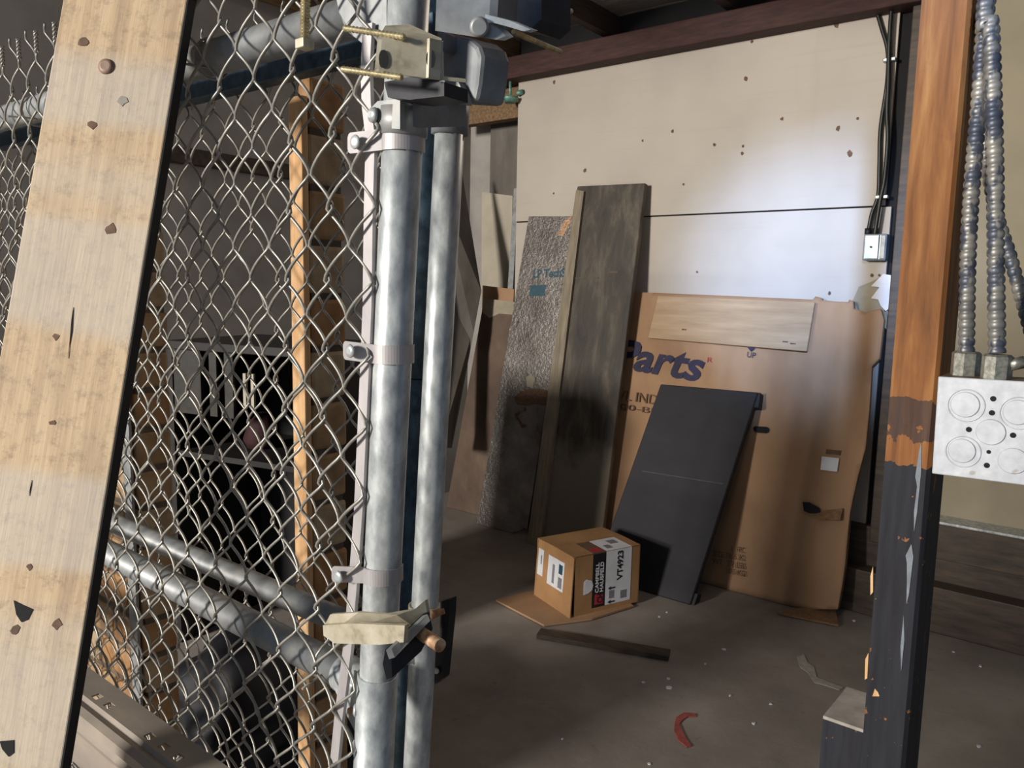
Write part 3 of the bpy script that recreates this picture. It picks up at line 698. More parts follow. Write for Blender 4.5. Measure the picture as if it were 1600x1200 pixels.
# ================================================================== CHAIN LINK FENCE
P_V, P_H = .0715, .067                     # diamond height and width
KSH = .066                                 # the whole panel leans with its post
def wire_mesh(periods, r=.0018, nper=14, sides=6):
    A = P_H / 4 + .0012; pts = []
    for i in range(int(periods * nper) + 1):
        t = i / nper
        k = .985
        x = -A * math.asin(k * math.cos(2 * math.pi * t)) / math.asin(k)
        pts.append(V((x + KSH * t * P_V, -.0042 * math.sin(2 * math.pi * t), t * P_V)))
    return MB().tube(pts, r, sides)
def weave(root, x_start, count, y, z0, periods, name='wire', r=.0018):
    """interlocked zigzag pickets hung side by side from x_start towards -x"""
    first = None
    inv = root.matrix_world.inverted()
    for i in range(count):
        loc = V((x_start - (i + .5) * P_H / 2, y, z0 + (P_V / 2 if i % 2 else 0) + random.uniform(-.0012, .0012)))
        mw = inv @ (T(loc) @ Matrix.Rotation(math.radians(random.uniform(-.12, .12)), 4, 'Y'))
        if first is None:
            first = wire_mesh(periods, r).build(name, M['wire'], root, mw)
        else:
            share(first, name, root, mw)
def line_at(pa, pb, Y, zs):               # straight leaning pipe through two pixels on the plane Y, evaluated at heights
    a, b = at(*pa, Y=Y), at(*pb, Y=Y)
    return [a + (b - a) * ((z - a.z) / (b.z - a.z)) for z in zs]

q = at(574, 600, Y=.5); FX = q.x + KSH * (.10 - q.z)
fence = thing('chain_link_fence', 'chain link fence panel with leaning galvanised post and twisted wire ends on top', 'fence', (-.6, .53, 0))
pa0, pa1 = line_at((629, 215), (595, 950), .53, (0.0, 1.80))
A_at = lambda z: pa0 + (pa1 - pa0) * (z / 1.80)
RA = .0195
MB().tube([pa0, A_at(.6), A_at(1.2), pa1], RA, 28).world('post', M['galv'], fence)
zsl = at(590, 1052, Y=.53).z
MB().ringtube(A_at(.0), A_at(zsl), RA + .0024, RA, 28).world('sleeve', M['galv'], fence)
for y_ in (1125, 1185):
    p = at(562, y_, Y=.505); d = (EYE - p).normalized()
    q0 = A_at(p.z); nrm = V((-.72, -.70, 0)).normalized(); c0 = q0 + nrm * (RA + .0015)
    MB().tube([c0, c0 + nrm * .002, c0 + nrm * .0034], [.0075, .0068, .004], 14).world('rivet', M['galv'], fence)
ZT = at(440, 62, Y=.548).z
MB().tube([V((-.56, .548, ZT)), V((-2.3, .548, ZT + .012))], .0205, 24).world('top_rail', M['galv_dull'], fence)
MB().tube([V((-.565, .548, ZT)), V((-.62, .548, ZT)), V((-.64, .548, ZT))], [.0225, .0225, .021], 24).world('rail_cup', M['galv'], fence)
ZL = .915
MB().tube([V((-.615, .545, ZL - .012)), V((-2.3, .545, ZL))], .019, 24).world('lower_rail', M['galv_dull'], fence)
MB().tube([V((-.60, .54, ZL - .014)), V((-.625, .545, ZL - .013)), V((-.665, .545, ZL - .012)), V((-.668, .545, ZL - .012))], [.012, .0215, .0215, .0195], 20).world('rail_cup', M['galv'], fence)
# brace band with a flat ear and bolt hole at the lower rail
ez = A_at(ZL - .05)
ear = [at(x, y, Y=.525) for x, y in ((520, 1072), (552, 1048), (574, 1068), (572, 1160), (556, 1146), (538, 1110))]
MB().quad_prism(ear, (0, .003, 0)).world('brace_ear', M['galv'], fence)
p = at(546, 1112, Y=.522); MB().cyl(p, p + V((0, .004, 0)), .0042, 14).world('bolt_hole', M['rust_steel'], fence)
MB().tube([V((-1.80, .56, 0)), V((-1.78, .56, 1.80))], RA, 24).world('post', M['galv'], fence)
# tension bar
tb = [(577, 38), (573, 110), (575, 165), (581, 215), (578, 330), (576, 480), (570, 620), (562, 800), (552, 930), (545, 1010), (531, 1120), (522, 1210)]
tbp = [at(x, y, Y=.511) for x, y in tb]
a_, b_ = tbp[-2], tbp[-1]; tbp.append(b_ + (b_ - a_).normalized() * (b_.z - .1))
mb = MB(); n = len(tbp); vs = []
for p in tbp:
    for dx, dy in ((-.0052, -.0022), (.0052, -.0022), (.0052, .0022), (-.0052, .0022)): vs.append(p + V((dx * 1.25, dy, 0)))
mb.add(vs, [[i * 4 + j, i * 4 + (j + 1) % 4, i * 4 + 4 + (j + 1) % 4, i * 4 + 4 + j] for i in range(n - 1) for j in range(4)] + [[3, 2, 1, 0], [n * 4 - 4, n * 4 - 3, n * 4 - 2, n * 4 - 1]])
mb.world('tension_bar', M['tension'], fence)
# tension bands with carriage bolts
def band(y_left, y_right, x_left, hpx, tilt=0):
    zc = at(612, y_right, Y=.51).z
    c = A_at(zc); hh = hpx * .86 / FPX / 2
    tip = at(x_left, y_left, Y=.495)
    N = 20; prof = []
    # ear from the tip to the pipe, then around the front of the pipe
    for k in range(N + 1):
        an = math.radians(252 + 150 * k / N)
        prof.append(V((c.x + math.cos(an) * (RA + .0022), c.y + math.sin(an) * (RA + .0022), c.z)))
    first = prof[0]
    ears = [tip] + [tip + (first - tip) * k for k in (.03, .08, .3, .5, .7, .9)]
    line = ears + prof
    mb = MB(); vs = []
    for i, p in enumerate(line):
        dz = hh * (.55 if i == 0 else .86 if i == 1 else 1)
        vs += [p + V((0, 0, dz)), p - V((0, 0, dz))]
        nx = line[min(i + 1, len(line) - 1)] - line[max(i - 1, 0)]; nn = V((nx.y, -nx.x, 0)).normalized() * -.0016
        vs += [p + nn - V((0, 0, dz)), p + nn + V((0, 0, dz))]
    m = len(line)
    mb.add(vs, [[i * 4 + j, i * 4 + (j + 1) % 4, i * 4 + 4 + (j + 1) % 4, i * 4 + 4 + j] for i in range(m - 1) for j in range(4)] + [[3, 2, 1, 0], [m * 4 - 4, m * 4 - 3, m * 4 - 2, m * 4 - 1]])
    o = mb.world('tension_band', M['tension'], fence)
    t = tip + V((.0105, -.0012, 0)) + (first - tip) * .04
    b = MB().tube([t, t + V((0, -.0012, 0)), t + V((0, -.0022, 0))], [.0068, .0062, .003], 14)
    iv = (fence.matrix_world @ o.matrix_basis).inverted(); b.v = [iv @ p for p in b.v]
    b.build('bolt_head', M['galv'], o)
band(224, 216, 543, 27); band(547, 556, 536, 26); band(897, 915, 518, 24)
weave(fence, FX - .005, 36, .505, .10, 22.2)
# twisted selvage ends on top
ZM = .10 + 22.2 * P_V
tw = None
for i in range(0, 34, 2):
    mb = MB()
    for ph in (0, math.pi):
        mb.tube([V((.0022 * math.cos(ph + k * .9), .0022 * math.sin(ph + k * .9), k * .0016)) for k in range(20)], .0017, 5)
    loc = V((FX - .005 - (i + 1) * P_H / 2 + KSH * (ZM - .10), .505, ZM - .002))
    mw = fence.matrix_world.inverted() @ T(loc)
    if tw is None: tw = mb.build('twisted_end', M['wire'], fence, mw)
    else: share(tw, 'twisted_end', fence, mw)
# tie wires round the rails
for (x, y, z, r) in ((315, 130, ZT, .0235), (40, 110, ZT, .0235), (250, 885, ZL, .022), (500, 1010, ZL, .022)):
    X = at(x, y, Y=.53).x
    pts = [V((X + .004 * math.sin(k * .5), .545 + math.cos(k / 14 * 2 * math.pi) * r, z + math.sin(k / 14 * 2 * math.pi) * r)) for k in range(14)]
    pts = [V((X - .004, .497, z - r - .004))] + pts + [V((X + .012, .496, z - r + .006))]
    MB().tube(pts[1:], .0016, 6).world('tie_wire', M['wire'], fence)

# ------------------------------------------------------------------ gate folded back behind the fence
gate = thing('chain_link_gate', 'second chain link gate leaf folded back just behind the fence panel', 'gate', (-.6, .62, 0))
g0, g1 = line_at((703, 200), (651, 1190), .62, (.05, 1.56))
B_at = lambda z: g0 + (g1 - g0) * ((z - .05) / 1.51)
RB = .0158
MB().tube([g0, B_at(.6), B_at(1.2), g1], RB, 24).world('upright', M['galv'], gate)
zg = at(500, 92, Y=.625).z
MB().box((-2.4, .617, zg - .014), (-.60, .640, zg + .016), .002).world('top_rail', M['dark_steel'], gate)
MB().tube([V((-.61, .62, .912)), V((-2.4, .62, .905))], .0165, 20).world('lower_rail', M['galv_dull'], gate)
weave(gate, -.750, 40, .655, .10, 22.2)
# fork latch on the gate upright
fork_c = B_at(at(665, 985, Y=.60).z)
arm1 = [(508, 975), (516, 960), (560, 957), (620, 961), (648, 952), (664, 938), (668, 962), (655, 985), (640, 1000), (600, 1005), (530, 1002), (512, 992)]
mb = MB()
pa = [at(x, y, Y=.468 + .0007 * max(0, x - 600) * .8) for x, y in arm1]
mb.quad_prism(pa, (0, .004, 0))
lip = [at(x, y, Y=.468) for x, y in ((514, 962), (560, 957), (622, 961), (622, 972), (560, 971), (517, 974))]
o = mb.world('latch_arm', M['cream_steel'], gate)
MB().quad_prism([p + V((0, -.006, 0)) for p in [at(x, y, Y=.468) for x, y in ((512, 974), (560, 971), (640, 974), (638, 1000), (600, 1004), (530, 1002), (513, 990))]], (0, .005, 0)).world('arm_rib', M['cream_steel'], gate)
fk = [at(602, 1015, d=.700), at(662, 958, d=.735), at(668, 985, d=.735), at(650, 1020, d=.72), at(604, 1062, d=.695), at(598, 1038, d=.697)]
dv = V((.003, .004, .001))
MB().quad_prism(fk, dv).world('latch_fork', M['black_steel'], gate)
fk2 = [at(603, 1016, d=.690), at(660, 962, d=.73), at(664, 972, d=.725), at(608, 1030, d=.685)]
MB().quad_prism(fk2, dv).world('fork_lip', M['galv_dull'], gate)
pin0, pin1 = at(636, 975, d=.745), at(688, 1009, d=.70)
MB().tube([pin0, pin0 + (pin1 - pin0) * .4], .0062, 12).world('latch_pin', M['galv'], gate)
MB().tube([pin0 + (pin1 - pin0) * .35, pin1], .0062, 14).world('pin_end', M['rust_steel'], gate)
MB().ringtube(fork_c + V((0, 0, -.016)), fork_c + V((0, 0, .018)), RB + .0028, RB, 24).world('latch_collar', M['cream_steel'], gate)
MB().quad_prism([at(x, y, Y=.60) for x, y in ((648, 962), (660, 955), (690, 952), (692, 960), (668, 972))], (0, .004, 0)).world('torn_lip', M['rust_steel'], gate)
bk = [at(x, y, Y=.655) for x, y in ((682, 942), (703, 936), (702, 960), (692, 1060), (680, 1070), (676, 1060))]
MB().quad_prism(bk, (0, .012, 0)).world('back_plate', M['black_steel'], gate)
p = at(683, 1047, Y=.654); MB().cyl(p, p + V((0, -.003, 0)), .004, 10).world('plate_bolt', M['galv'], gate)

# dark pipe seen between post and gate upright
c0, c1 = line_at((668, 220), (632, 1180), .74, (0, 1.75))
jz = at(652, 588, Y=.74).z
C_at = lambda z: c0 + (c1 - c0) * (z / 1.75)
cp = thing('dark_pipe', 'dark blue-grey steel pipe standing between the fence post and gate upright', 'pipe', c0)
MB().tube([c0, C_at(jz - .002)], .0205, 20).world('lower_tube', M['dark_steel'], cp)
MB().tube([C_at(jz), c1], .0225, 20).world('upper_tube', M['dark_steel'], cp)

# ------------------------------------------------------------------ clamp hardware at the post top
def thread_rod(a, b, r, pitch):
    a, b = V(a), V(b); L = (b - a).length; n = int(L / pitch) * 2
    pts = [a + (b - a) * (i / n) for i in range(n + 1)]
    return MB().tube(pts, [r if i % 2 else r * .74 for i in range(n + 1)], 12, smooth=False)
hc_ = thing('hinge_clamp', 'grey steel clamp joining fence post and gate upright near the top', 'clamp', A_at(at(640, 180, Y=.5).z))
zc0, zc1 = at(640, 200, Y=.505).z, at(640, 155, Y=.505).z
MB().ringtube(A_at(zc0), A_at(zc1), RA + .004, RA, 28).world('post_band', M['galv_dull'], hc_)
bzc0, bzc1 = at(710, 198, Y=.60).z, at(710, 152, Y=.60).z
MB().ringtube(B_at(bzc0 - .002), B_at(bzc1), RB + .004, RB - .002, 24).world('upright_band', M['grey_paint'], hc_)
MB().quad_prism([at(x, y, Y=Y) for x, y, Y in ((645, 152, .508), (722, 155, .585), (722, 196, .585), (645, 198, .508))], (.0, .006, 0)).world('link_plate', M['grey_paint'], hc_)
er = [at(x, y, Y=.508) for x, y in ((580, 168), (590, 158), (625, 154), (625, 202), (588, 198), (581, 188))]
MB().quad_prism(er, (0, .006, 0)).world('clamp_ear', M['galv_dull'], hc_)
p = at(585, 180, Y=.506); MB().tube([p, p + V((-.001, -.003, 0)), p + V((-.001, -.005, 0))], [.0075, .0068, .003], 14).world('bolt_head', M['galv'], hc_)
rt = [at(x, y, Y=.49) for x, y in ((600, 128), (640, 120), (694, 128), (694, 150), (640, 156), (606, 152))]
MB().quad_prism(rt, (0, .03, 0)).world('saddle', M['black_steel'], hc_)

gb = thing('grey_bracket', 'rounded grey painted bracket plate beside the top of the gate upright', 'bracket', at(720, 160, Y=.58))
pl = [(690, 50), (735, 62), (747, 72), (752, 88), (748, 130), (742, 160), (700, 158), (690, 120)]
o = MB().quad_prism([at(x, y, Y=.575) for x, y in pl], (.012, .03, 0)).world('plate', M['grey_paint'], gb)
md = o.modifiers.new('bevel', 'BEVEL'); md.width = .004; md.segments = 2
o = MB().quad_prism([at(x, y, Y=.56) for x, y in ((684, 44), (696, 52), (698, 74), (690, 80), (682, 70))], (.0, .02, 0)).world('rounded_lug', M['grey_paint'], gb)
MB().quad_prism([at(x, y, Y=.565) for x, y in ((692, 128), (716, 128), (726, 150), (724, 162), (694, 158))], (0, .012, 0)).world('web', M['galv_dull'], gb)

ch = thing('strut_channel', 'cream worn steel channel with slotted face bolted across the fence post', 'bracket', at(640, 120, d=.63))
d0, d1 = .640, .645
f4 = [at(590, 62, d=d0), at(686, 64, d=d1), at(684, 125, d=d1), at(585, 112, d=d0)]
nb = V((.006, .004, 0))
o = MB().quad_prism(f4, nb * .5).world('face', M['cream_steel'], ch)
bd = V((.018, .024, 0))
MB().quad_prism([at(602, 40, d=d0 + .03), at(640, 38, d=d0 + .03), at(690, 60, d=d1), at(590, 60, d=d0)], (0, 0, -.003)).world('upper_flange', M['cream_steel'], ch)
MB().quad_prism([f4[3], f4[2], f4[2] + bd * .8, f4[3] + bd * .8], (0, 0, .003)).world('lower_flange', M['cream_steel'], ch)
MB().quad_prism([f4[1], f4[2], f4[2] + V((-.004, -.010, 0)), f4[1] + V((-.004, -.010, 0))], (.003, 0, 0)).world('end_lip', M['cream_steel'], ch)
for x, y in ((597, 92), (671, 92)):
    cpt = at(x, y, d=d0 - .001)
    MB().quad_prism([cpt + RT * (math.cos(k) * .0028) + UP * (math.sin(k) * .0075) for k in [i * math.pi / 6 for i in range(12)]], nb * .3).world('slot', M['dark_gap'], ch)
for lbl, a, b in (('upper yellow threaded rod through the channel across the mesh', (538, 44, .665), (632, 58, .635)), ('lower yellow threaded rod under the channel across the mesh', (534, 108, .665), (628, 121, .632))):
    tag(thread_rod(at(a[0], a[1], d=a[2]), at(b[0], b[1], d=b[2]), .0030, .0042).world('threaded_rod', M['brass_rod']), lbl, 'threaded rod')
hrod = thing('hanging_bolt', 'threaded bolt with square nut hanging over the top rail', 'bolt', at(476, 75, d=.70))
thread_rod(at(478, -40, d=.70), at(476, 62, d=.70), .0047, .0030).world('shaft', M['brass_rod'], hrod)
nc = at(476, 68, d=.70)
o = MB().box((nc.x - .0062, nc.y - .0062, nc.z - .005), (nc.x + .0062, nc.y + .0062, nc.z + .0035), .0008).world('nut', M['cream_steel'], hrod)
tp = thing('top_bracket', 'pale grey steel plate with a round bolt head above the grey bracket', 'bracket', at(730, 60, d=.66))
o = MB().quad_prism([at(x, y, d=.655) for x, y in ((684, -60), (770, -60), (764, 30), (790, 56), (776, 62), (745, 58), (680, 48))], (.004, .006, 0)).world('plate', M['galv_dull'], tp)
p = at(749, 42, d=.652); dirn = (EYE - p).normalized()
MB().tube([p, p + dirn * .004, p + dirn * .006], [.0082, .0082, .006], 18).world('bolt_head', M['galv_dull'], tp)
MB().quad_prism([at(x, y, d=.65) for x, y in ((758, 22), (796, 32), (830, 46), (818, 49), (795, 42), (758, 32))], (.003, .006, 0)).world('edge_lip', M['galv'], tp)
MB().quad_prism([at(x, y, d=.66) for x, y in ((765, 34), (778, 38), (775, 62), (763, 60))], (.004, .006, 0)).world('spacer', M['galv'], tp)
q_ = [at(x, y, d=.70) for x, y in ((756, -50), (846, -50), (846, 30), (828, 46), (756, 26))]
MB().quad_prism(q_, (.005, .04, 0)).world('channel', M['black_steel'], tp)
for lbl, a, b in (('upper bright threaded rod end beside the ceiling joist', (832, -4, .80), (893, 18, .90)), ('lower bright threaded rod end pointing at the back wall beam', (802, 50, .76), (876, 81, .92))):
    tag(thread_rod(at(a[0], a[1], d=a[2]), at(b[0], b[1], d=b[2]), .0030, .0046).world('threaded_rod', M['brass_rod']), lbl, 'threaded rod')
# slot hole plate at the rail end
rp_ = tag(MB().quad_prism([at(x, y, Y=.515) for x, y in ((520, -30), (604, -30), (604, 66), (575, 75), (552, 56), (530, 20))], (0, .006, 0)).world('rail_plate', M['galv_dull']), 'galvanised plate joining the top rail to the fence post', 'bracket')

# ================================================================== LEANING PLANK AT THE LEFT
pt, pb = at(196, 0, d=.86), at(-9, 1200, d=.80)
ax = (pt - pb).normalized()
foot = pb - ax * (pb.z / ax.z); topp = pt + ax * .16
tt = V((.80, .60, 0)); tt = (tt - ax * tt.dot(ax)).normalized()
mwp = frame(foot, tt, ax); PLN = (topp - foot).length; PW = .141
pk = thing('leaning_plank', 'weathered tan wooden plank leaning upright against the chain link fence', 'plank', mwp)
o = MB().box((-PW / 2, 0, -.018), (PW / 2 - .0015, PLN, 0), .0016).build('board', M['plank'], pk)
MB().box((PW / 2 - .0014, .001, -.0178), (PW / 2, PLN - .001, -.0006)).build('dark_edge', M['dark_gap'], pk)  # near-black strip along the right edge of the board
inv = mwp.inverted()
def disc(x, y, r, name, mat, par, inv, h=.001, n=12, jit=0):
    c = on_plane(inv, x, y)
    poly = [c + V((math.cos(2 * math.pi * i / n) * r * random.uniform(1 - jit, 1 + jit), math.sin(2 * math.pi * i / n) * r * random.uniform(1 - jit, 1 + jit), h)) for i in range(n)]
    return MB().quad_prism(poly, (0, 0, -h - .0005)).build(name, mat, par)
b = on_plane(inv, 166, 104)
MB().tube([b, b + V((0, 0, .0015)), b + V((0, 0, .0028))], [.0090, .0086, .005], 18).build('bolt_head', noisy('rusty_bolt', [(.3, srgb('7d6658')), (.7, srgb('9a8272'))], 90, rough=.6, metal=.3), pk)
disc(130, 66, .0055, 'knot', M['spot_brown'], pk, inv, .0006, 10, .25); disc(191, 158, .0055, 'knot', M['stub_top'], pk, inv, .0006, 9, .3)
disc(145, 195, .005, 'knot', M['spot_brown'], pk, inv, .0005, 9, .3); disc(173, 358, .006, 'knot', M['spot_brown'], pk, inv, .0005, 9, .3)
for pts in (((22, 938), (36, 945), (52, 952), (44, 968), (34, 972), (26, 960)), ((0, 1158), (22, 1156), (22, 1176), (14, 1182), (4, 1170))):
    decal(inv, pts, 'chipped_hole', M['dark_gap'], pk, z=.0008)
disc(89, 975, .005, 'knot', M['spot_brown'], pk, inv, .0005, 9, .3); disc(24, 985, .005, 'knot', M['spot_brown'], pk, inv, .0005, 9, .3)
disc(88, 526, .0035, 'knot', M['spot_brown'], pk, inv, .0005, 8, .4); disc(82, 660, .003, 'knot', M['spot_brown'], pk, inv, .0005, 8, .4); disc(47, 886, .003, 'knot', M['spot_brown'], pk, inv, .0005, 8, .4)
decal(inv, [(112, 500), (115, 480), (113, 518), (109, 540), (107, 560)], 'crack', M['dark_gap'], pk)
decal(inv, [(47, 765), (50, 750), (49, 760), (46, 775)], 'crack', M['dark_gap'], pk)

# ================================================================== SLOTTED STEEL CHANNEL, LOWER LEFT
zc = .80; X0, X1 = -1.75, -.55
sc = thing('slotted_channel', 'slotted roll-formed steel channel running low along the fence', 'channel', (-1.1, .44, zc - .06))
mb = MB(); cell = .0
slots = [at(x, y, Z=zc).x for x, y in ((148, 1090), (168, 1103), (228, 1153), (249, 1170), (268, 1188))]
xs = [X0]
for sx in sorted(slots): xs += [sx - .007, sx + .007]
xs.append(X1)
ys = (.446, .424, .414, .409); th = .002
for i in range(len(xs) - 1):
    for j in range(3):
        if i % 2 == 1 and j == 1: continue
        mb.box((xs[i], ys[j + 1], zc - th), (xs[i + 1], ys[j], zc))
mb.world('slotted_flange', M['chan'], sc)
prof = [(y + .011, z) for y, z in ((.398, 0), (.394, -.005), (.386, -.002), (.378, -.006), (.376, -.016), (.380, -.022), (.375, -.027), (.377, -.034), (.374, -.075), (.377, -.075), (.380, -.034), (.378, -.027), (.383, -.022), (.379, -.015), (.387, -.005), (.395, -.008), (.398, -.003))]
MB().quad_prism([V((X0, y, zc + z)) for y, z in prof], (X1 - X0, 0, 0)).world('beaded_side', M['chan'], sc)

# ================================================================== TIMBER POST, STUB, JUNCTION BOX, CABLES (right)
YP = .92
l0, l1 = line_at((1440, 0), (1345, 1190), YP, (0, 2.60)); r0, r1 = line_at((1494, 0), (1396, 1190), YP, (0, 2.60))
wp = thing('timber_post', 'square timber post, varnished orange above and dark chipped paint below', 'post', (l0.x, YP, 0))
mid = .046
vs = [l0, V((l0.x + .042, YP, 0)), V((l0.x + .046, YP + .004, 0)), V((l0.x + .046, YP + .089, 0)), V((l0.x, YP + .089, 0))]
ch_ = V((l1.x - l0.x, 0, 2.60))
mb = MB().quad_prism(vs, ch_)
# world-space texture: keep the origin on the floor plane so heights read true
o = mb.world('shaft', M['post'], wp)
for pts in (((1436, 705), (1440, 690), (1439, 740), (1433, 800), (1428, 832), (1428, 800), (1433, 760), (1430, 745)), ((1424, 850), (1427, 870), (1420, 930), (1416, 945), (1417, 910), (1417, 880), (1415, 868)), ((1412, 960), (1413, 1000), (1408, 1050), (1407, 1010))):
    MB().quad_prism([at(x, y, Y=YP - .0008) for x, y in pts], (0, .001, 0)).world('paint_drip', M['drip'], wp)
for pts in (((1363, 1088), (1367, 1076), (1372, 1082), (1374, 1088)), ((1360, 900), (1364, 885), (1364, 925), (1360, 930)), ((1352, 1030), (1357, 1020), (1355, 1060), (1351, 1062))):
    MB().quad_prism([at(x, y, Y=YP - .0006) for x, y in pts], (0, .001, 0)).world('paint_chip', M['stud'], wp)
# stub
zst = at(1287, 1117, Y=YP + .01).z
st = thing('stub_post', 'short sawn-off stub with a grey top beside the timber post', 'post', (l0.x - .03, YP + .03, 0))
sx0 = at(1287, 1117, Y=YP + .01).x; bk_ = at(1323, 1073, Z=zst); sx1 = sx0 + .075
MB().box((sx0, YP + .01 if False else YP + .092, 0), (sx1, YP + .0921, .01)).world('base', M['base_wood'], st)
c4 = [V((sx0, YP + .008, zst)), V((sx0 + .046, YP + .008, zst)), V((sx0 + .046, bk_.y, zst)), V((sx0, bk_.y, zst))]
c4 = [V((sx0, YP + .008, zst)), V((l0.x + (l1.x - l0.x) * zst / 2.6 - .001, YP + .008, zst)), V((l0.x + (l1.x - l0.x) * zst / 2.6 - .001, bk_.y, zst)), V((bk_.x, bk_.y, zst))]
for ch in list(st.children): bpy.data.objects.remove(ch)
MB().quad_prism([p - V((0, 0, .004)) for p in c4], (0, 0, -(zst - .004))).world('shaft', M['post'], st)
MB().quad_prism(c4, (0, 0, -.004)).world('end_grain', M['stub_top'], st)

# junction box
YJ = .875
jl, jb_ = at(1466, 588, Y=YJ), at(1456, 740, Y=YJ)
JW, JH = .104, jl.z - jb_.z
tilt = math.atan2(jb_.x - jl.x, JH) * -1
mwj = T(V((jb_.x, YJ, jb_.z))) @ Matrix.Rotation(math.atan2(jl.x - jb_.x, JH), 4, 'Y')
jx = thing('junction_box', 'square zinc junction box with round knockouts mounted beside the timber post', 'electrical box', mwj)
MB().box((0, .002, 0), (JW, .048, JH), .002).build('body', M['jbox_top'], jx)
# front plate; flat near-black discs paint the shade inside the screw holes
N = 12
holes = [(1552, 623, .0027), (1550, 645, .0027), (1514, 671, .0027), (1583, 680, .0027), (1545, 706, .0020), (1542, 727, .0027)]
kos = [(1508, 632, .0128, 1), (1548, 675, .0128, 0), (1503, 704, .0122, 1), (1590, 644, .0122, 1), (1583, 720, .0128, 0)]
iv = mwj.inverted()
def jp(x, y):
    mw = mwj; n = mw.to_3x3() @ V((0, 1, 0)); o = mw.translation; v = ray(x, y); d = (o - EYE).dot(n) / v.dot(n)
    p = iv @ (EYE + v * d); return p
MB().box((0, -.0005, 0), (JW, .002, JH), .0012).build('cover', M['jbox'], jx)
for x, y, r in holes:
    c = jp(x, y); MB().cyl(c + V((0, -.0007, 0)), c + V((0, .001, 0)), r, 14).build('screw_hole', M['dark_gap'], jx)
for x, y, r, dbl in kos:
    c = jp(x, y)
    k = MB().tube([c + V((0, .001, 0)), c + V((0, -.0012, 0)), c + V((0, -.0017, 0))], [r, r, r - .0006], 32, smooth=False).build('knockout', M['jbox'], jx)
    if dbl:
        MB().ringtube(c + V((.001, .001, -.0008)), c + V((.001, -.0009, -.0008)), r + .0038, r + .0026, 32).build('knockout_ring', M['jbox'], jx)
# connectors and armoured cables
def ribbed(path, r, pitch):
    pts = smooth_path(path, 24)
    L = 0; acc = [0]
    for i in range(1, len(pts)): L += (pts[i] - pts[i - 1]).length; acc.append(L)
    n = int(L / pitch * 6); res = []; j = 0
    for i in range(n + 1):
        s = L * i / n
        while j < len(acc) - 2 and acc[j + 1] < s: j += 1
        t = (s - acc[j]) / max(1e-9, acc[j + 1] - acc[j]); res.append(pts[j].lerp(pts[j + 1], t))
    rs = [r * (.78 + .22 * abs(math.sin(math.pi * i / 6)) ** .7) for i in range(n + 1)]
    return MB().tube(res, rs, 14)
for lbl, pts, Y, con in (('armoured metal cable with red bands and painted-in blue reflections entering the junction box nearest the post', ((1548, -40), (1537, 60), (1530, 160), (1522, 250), (1516, 330), (1512, 420), (1510, 552)), .908, (1511, 550)),
                         ('armoured metal cable entering the middle of the junction box top', ((1544, -40), (1548, 40), (1552, 150), (1555, 280), (1556, 400), (1558, 552)), .889, (1560, 552)),
                         ('dull armoured cable crossing behind the other two and curving away', ((1532, 20), (1536, 120), (1541, 240), (1556, 330), (1578, 400), (1600, 480), (1622, 560)), .945, None)):
    k = thing('armoured_cable', lbl, 'cable', at(pts[-1][0], pts[-1][1], Y=Y))
    sc_ = 1.0 if con else .85
    wp_ = [at(x, y, Y=Y) for x, y in pts]
    if con: wp_ = [V((wp_[0].x + .02, Y, 2.60)), V((wp_[0].x + .012, Y, 2.1))] + wp_
    o = ribbed(wp_, .0080 * sc_, .0088)
    # keep true heights in the material: origin on the floor plane
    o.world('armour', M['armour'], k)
    if con:
        c = at(con[0], con[1], Y=Y)
        zt = jl.z - .001
        MB().tube([V((c.x, Y, zt)), V((c.x, Y, zt + .024)), V((c.x, Y, zt + .026))], [.0135, .0135, .011], 8, smooth=False).world('connector', M['connector'], k)
        if con[0] > 1540:
            MB().cyl(V((c.x + .010, Y, zt + .016)), V((c.x + .022, Y + .004, zt + .020)), .006, 10).world('clamp_screw', M['connector'], k)

# ================================================================== BEHIND THE MESH
def brick_column(name, label, x0, x1, y0, y1, z1, course, cols):
    t = thing(name, label, 'brick pier', ((x0 + x1) / 2, (y0 + y1) / 2, 0))
    MB().box((x0 + .005, y0 + .005, 0), (x1 - .005, y1 - .005, z1)).world('mortar', M['mortar'], t)
    protos = {}
    z = 0; k = 0
    while z < z1 - .02:
        n = cols + (k % 2 if cols > 1 else 0)
        edges = [x0 + (x1 - x0) * i / cols for i in range(cols + 1)] if k % 2 == 0 or cols == 1 else [x0] + [x0 + (x1 - x0) * (i + .5) / cols for i in range(cols)] + [x1]
        for i in range(len(edges) - 1):
            w = edges[i + 1] - edges[i] - (.006 if cols > 1 else 0); key = (round(w, 3), random.randrange(3), random.randrange(2))
            loc = V(((edges[i] + edges[i + 1]) / 2, (y0 + y1) / 2 + random.uniform(-.002, .002), z + course / 2))
            mw = t.matrix_world.inverted() @ (T(loc) @ Rz(random.uniform(-.8, .8)))
            if key not in protos:
                hw, hd, hz = w / 2, (y1 - y0) / 2, course / 2 - .0045
                protos[key] = MB().box((-hw, -hd, -hz), (hw, hd, hz), .006).build('brick', M['bricks'][key[1]], t, mw)
            else: share(protos[key], 'brick', t, mw)
        z += course; k += 1
    return t
sL, sR, pR = at(455, 500, d=1.2), at(475, 500, d=1.2), at(541, 500, d=1.24)
ys_ = sL.y
xs_ = at(475, 500, Y=ys_).x
tag(MB().box((sL.x, ys_, 0), (xs_, ys_ + .012, at(460, 150, Y=ys_).z), .002).world('wooden_stud', M['stud']), 'pale upright wooden stud in front of the narrow brick pier', 'stud')
yb = at(541, 500, X=xs_).y
brick_column('brick_pier', 'narrow tan brick pier behind the pale wooden stud', sL.x + .002, xs_, ys_ + .0135, yb, at(510, 165, Y=yb).z, .083, 1)
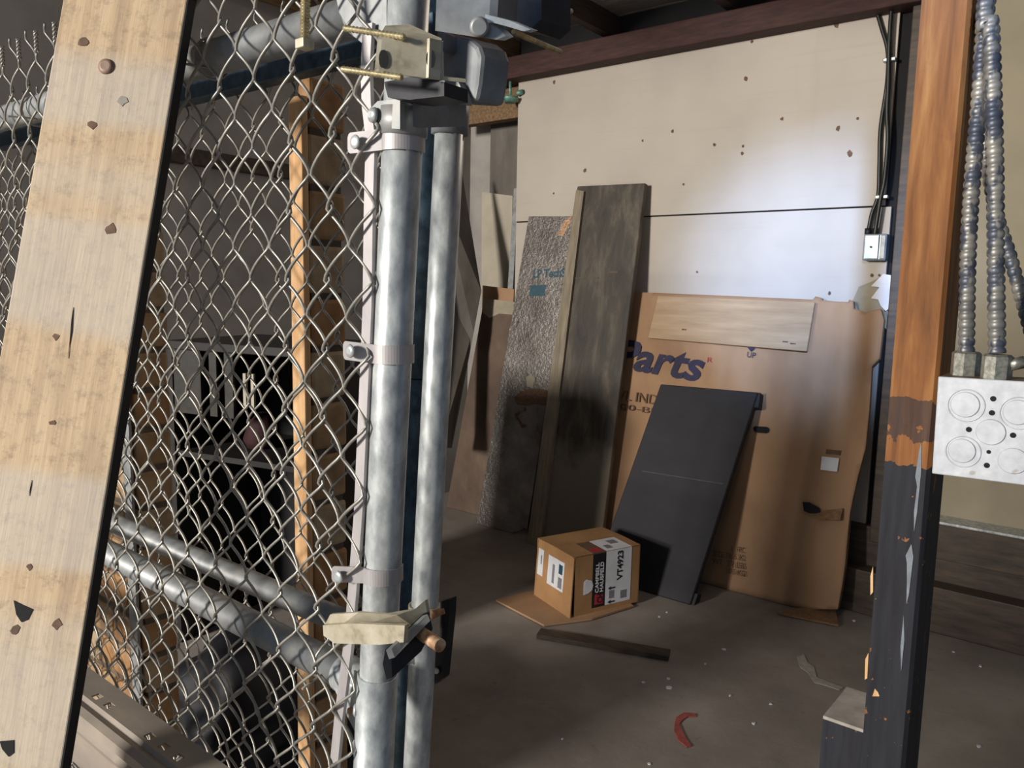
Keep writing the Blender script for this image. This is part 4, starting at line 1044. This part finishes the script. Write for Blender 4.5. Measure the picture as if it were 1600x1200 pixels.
l_, c_2 = at(122, 700, d=1.5), at(214, 700, d=1.45)
yl = c_2.y; xr = c_2.x; xl = at(118, 700, Y=yl).x; ybk = at(270, 700, X=xr).y
brick_column('brick_pier', 'wide tan brick pier with a grey metal corner strip beside the dark cabinet', xl, xr, yl, ybk, 1.62, .076, 2)
tag(MB().box((xr - .035, yl - .012, 0), (xr - .005, yl - .006, 1.15), .001).world('corner_strip', M['galv_dull']), 'grey metal strip standing against the front of the wide brick pier', 'strip')
# dark cabinet by the side wall
cz = at(340, 538, d=2.6).z
ca, cbq = at(262, 560, d=2.75), at(470, 560, d=2.5)
cabx = (cbq - ca); cabx.z = 0; cw = cabx.length
mwc = frame(V((ca.x, ca.y, 0)), cabx, (0, 0, 1))       # local x width, y up, z towards viewer
cab = thing('dark_cabinet', 'dark open-fronted cabinet standing by the grey side wall behind the mesh', 'cabinet', mwc)
MB().box((0, cz - .03, -.45), (cw, cz, .01), .003).build('top', M['cab'], cab)
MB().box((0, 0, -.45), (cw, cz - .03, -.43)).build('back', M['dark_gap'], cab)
for x in (0, cw - .02): MB().box((x, 0, -.43), (x + .02, cz - .03, 0)).build('side', M['cab'], cab)
MB().box((.02, cz - .42, -.43), (cw - .02, cz - .40, -.01)).build('shelf', M['cab'], cab)
for x0, x1 in ((.02, .15), (.19, .225), (.26, .30)):
    MB().box((x0, cz - .26, -.02), (x1, cz - .03, -.005), .002).build('door_panel', M['cab_panel'], cab)
for x in (.33, .365): MB().box((x, cz - .22, -.03), (x + .013, cz - .10, -.02), .001).build('slat', M['white_panel'], cab)
dr = mwc @ V((.24, cz - .40, -.2))
tag(MB().tube([dr + V((0, 0, .0)), dr + V((0, 0, .03)), dr + V((.01, 0, .09)), dr + V((.015, 0, .13))], [.05, .065, .05, .02], 14).world('red_bundle', M['dark_red']), 'dark red cloth bundle on the shelf of the dark cabinet', 'bundle')
# tarp bundle on the floor
def lump(c, rx, ry, rz, amp=.3, seed=1):
    rnd = random.Random(seed); bm = bmesh.new(); bmesh.ops.create_icosphere(bm, subdivisions=4, radius=1)
    ph = [rnd.uniform(0, 6.28) for _ in range(6)]
    for v in bm.verts:
        p = v.co; k = 1 + amp * (math.sin(3 * p.x + ph[0]) * math.sin(4 * p.y + ph[1]) + .5 * math.sin(9 * p.z + ph[2]) * math.sin(7 * p.x + ph[3]))
        v.co = V((p.x * rx * k, p.y * ry * k, max(-.98, p.z * k) * rz)) + V(c) + V((0, 0, rz))
    return MB().bm(bm, True)
q = at(390, 1120, d=1.75)
tag(lump((q.x - .28, q.y + .22, 0), .30, .24, q.z / 2, .28, 3).world('blue_tarp', M['tarp']), 'crumpled dark blue tarpaulin heaped on the floor behind the mesh', 'tarpaulin')
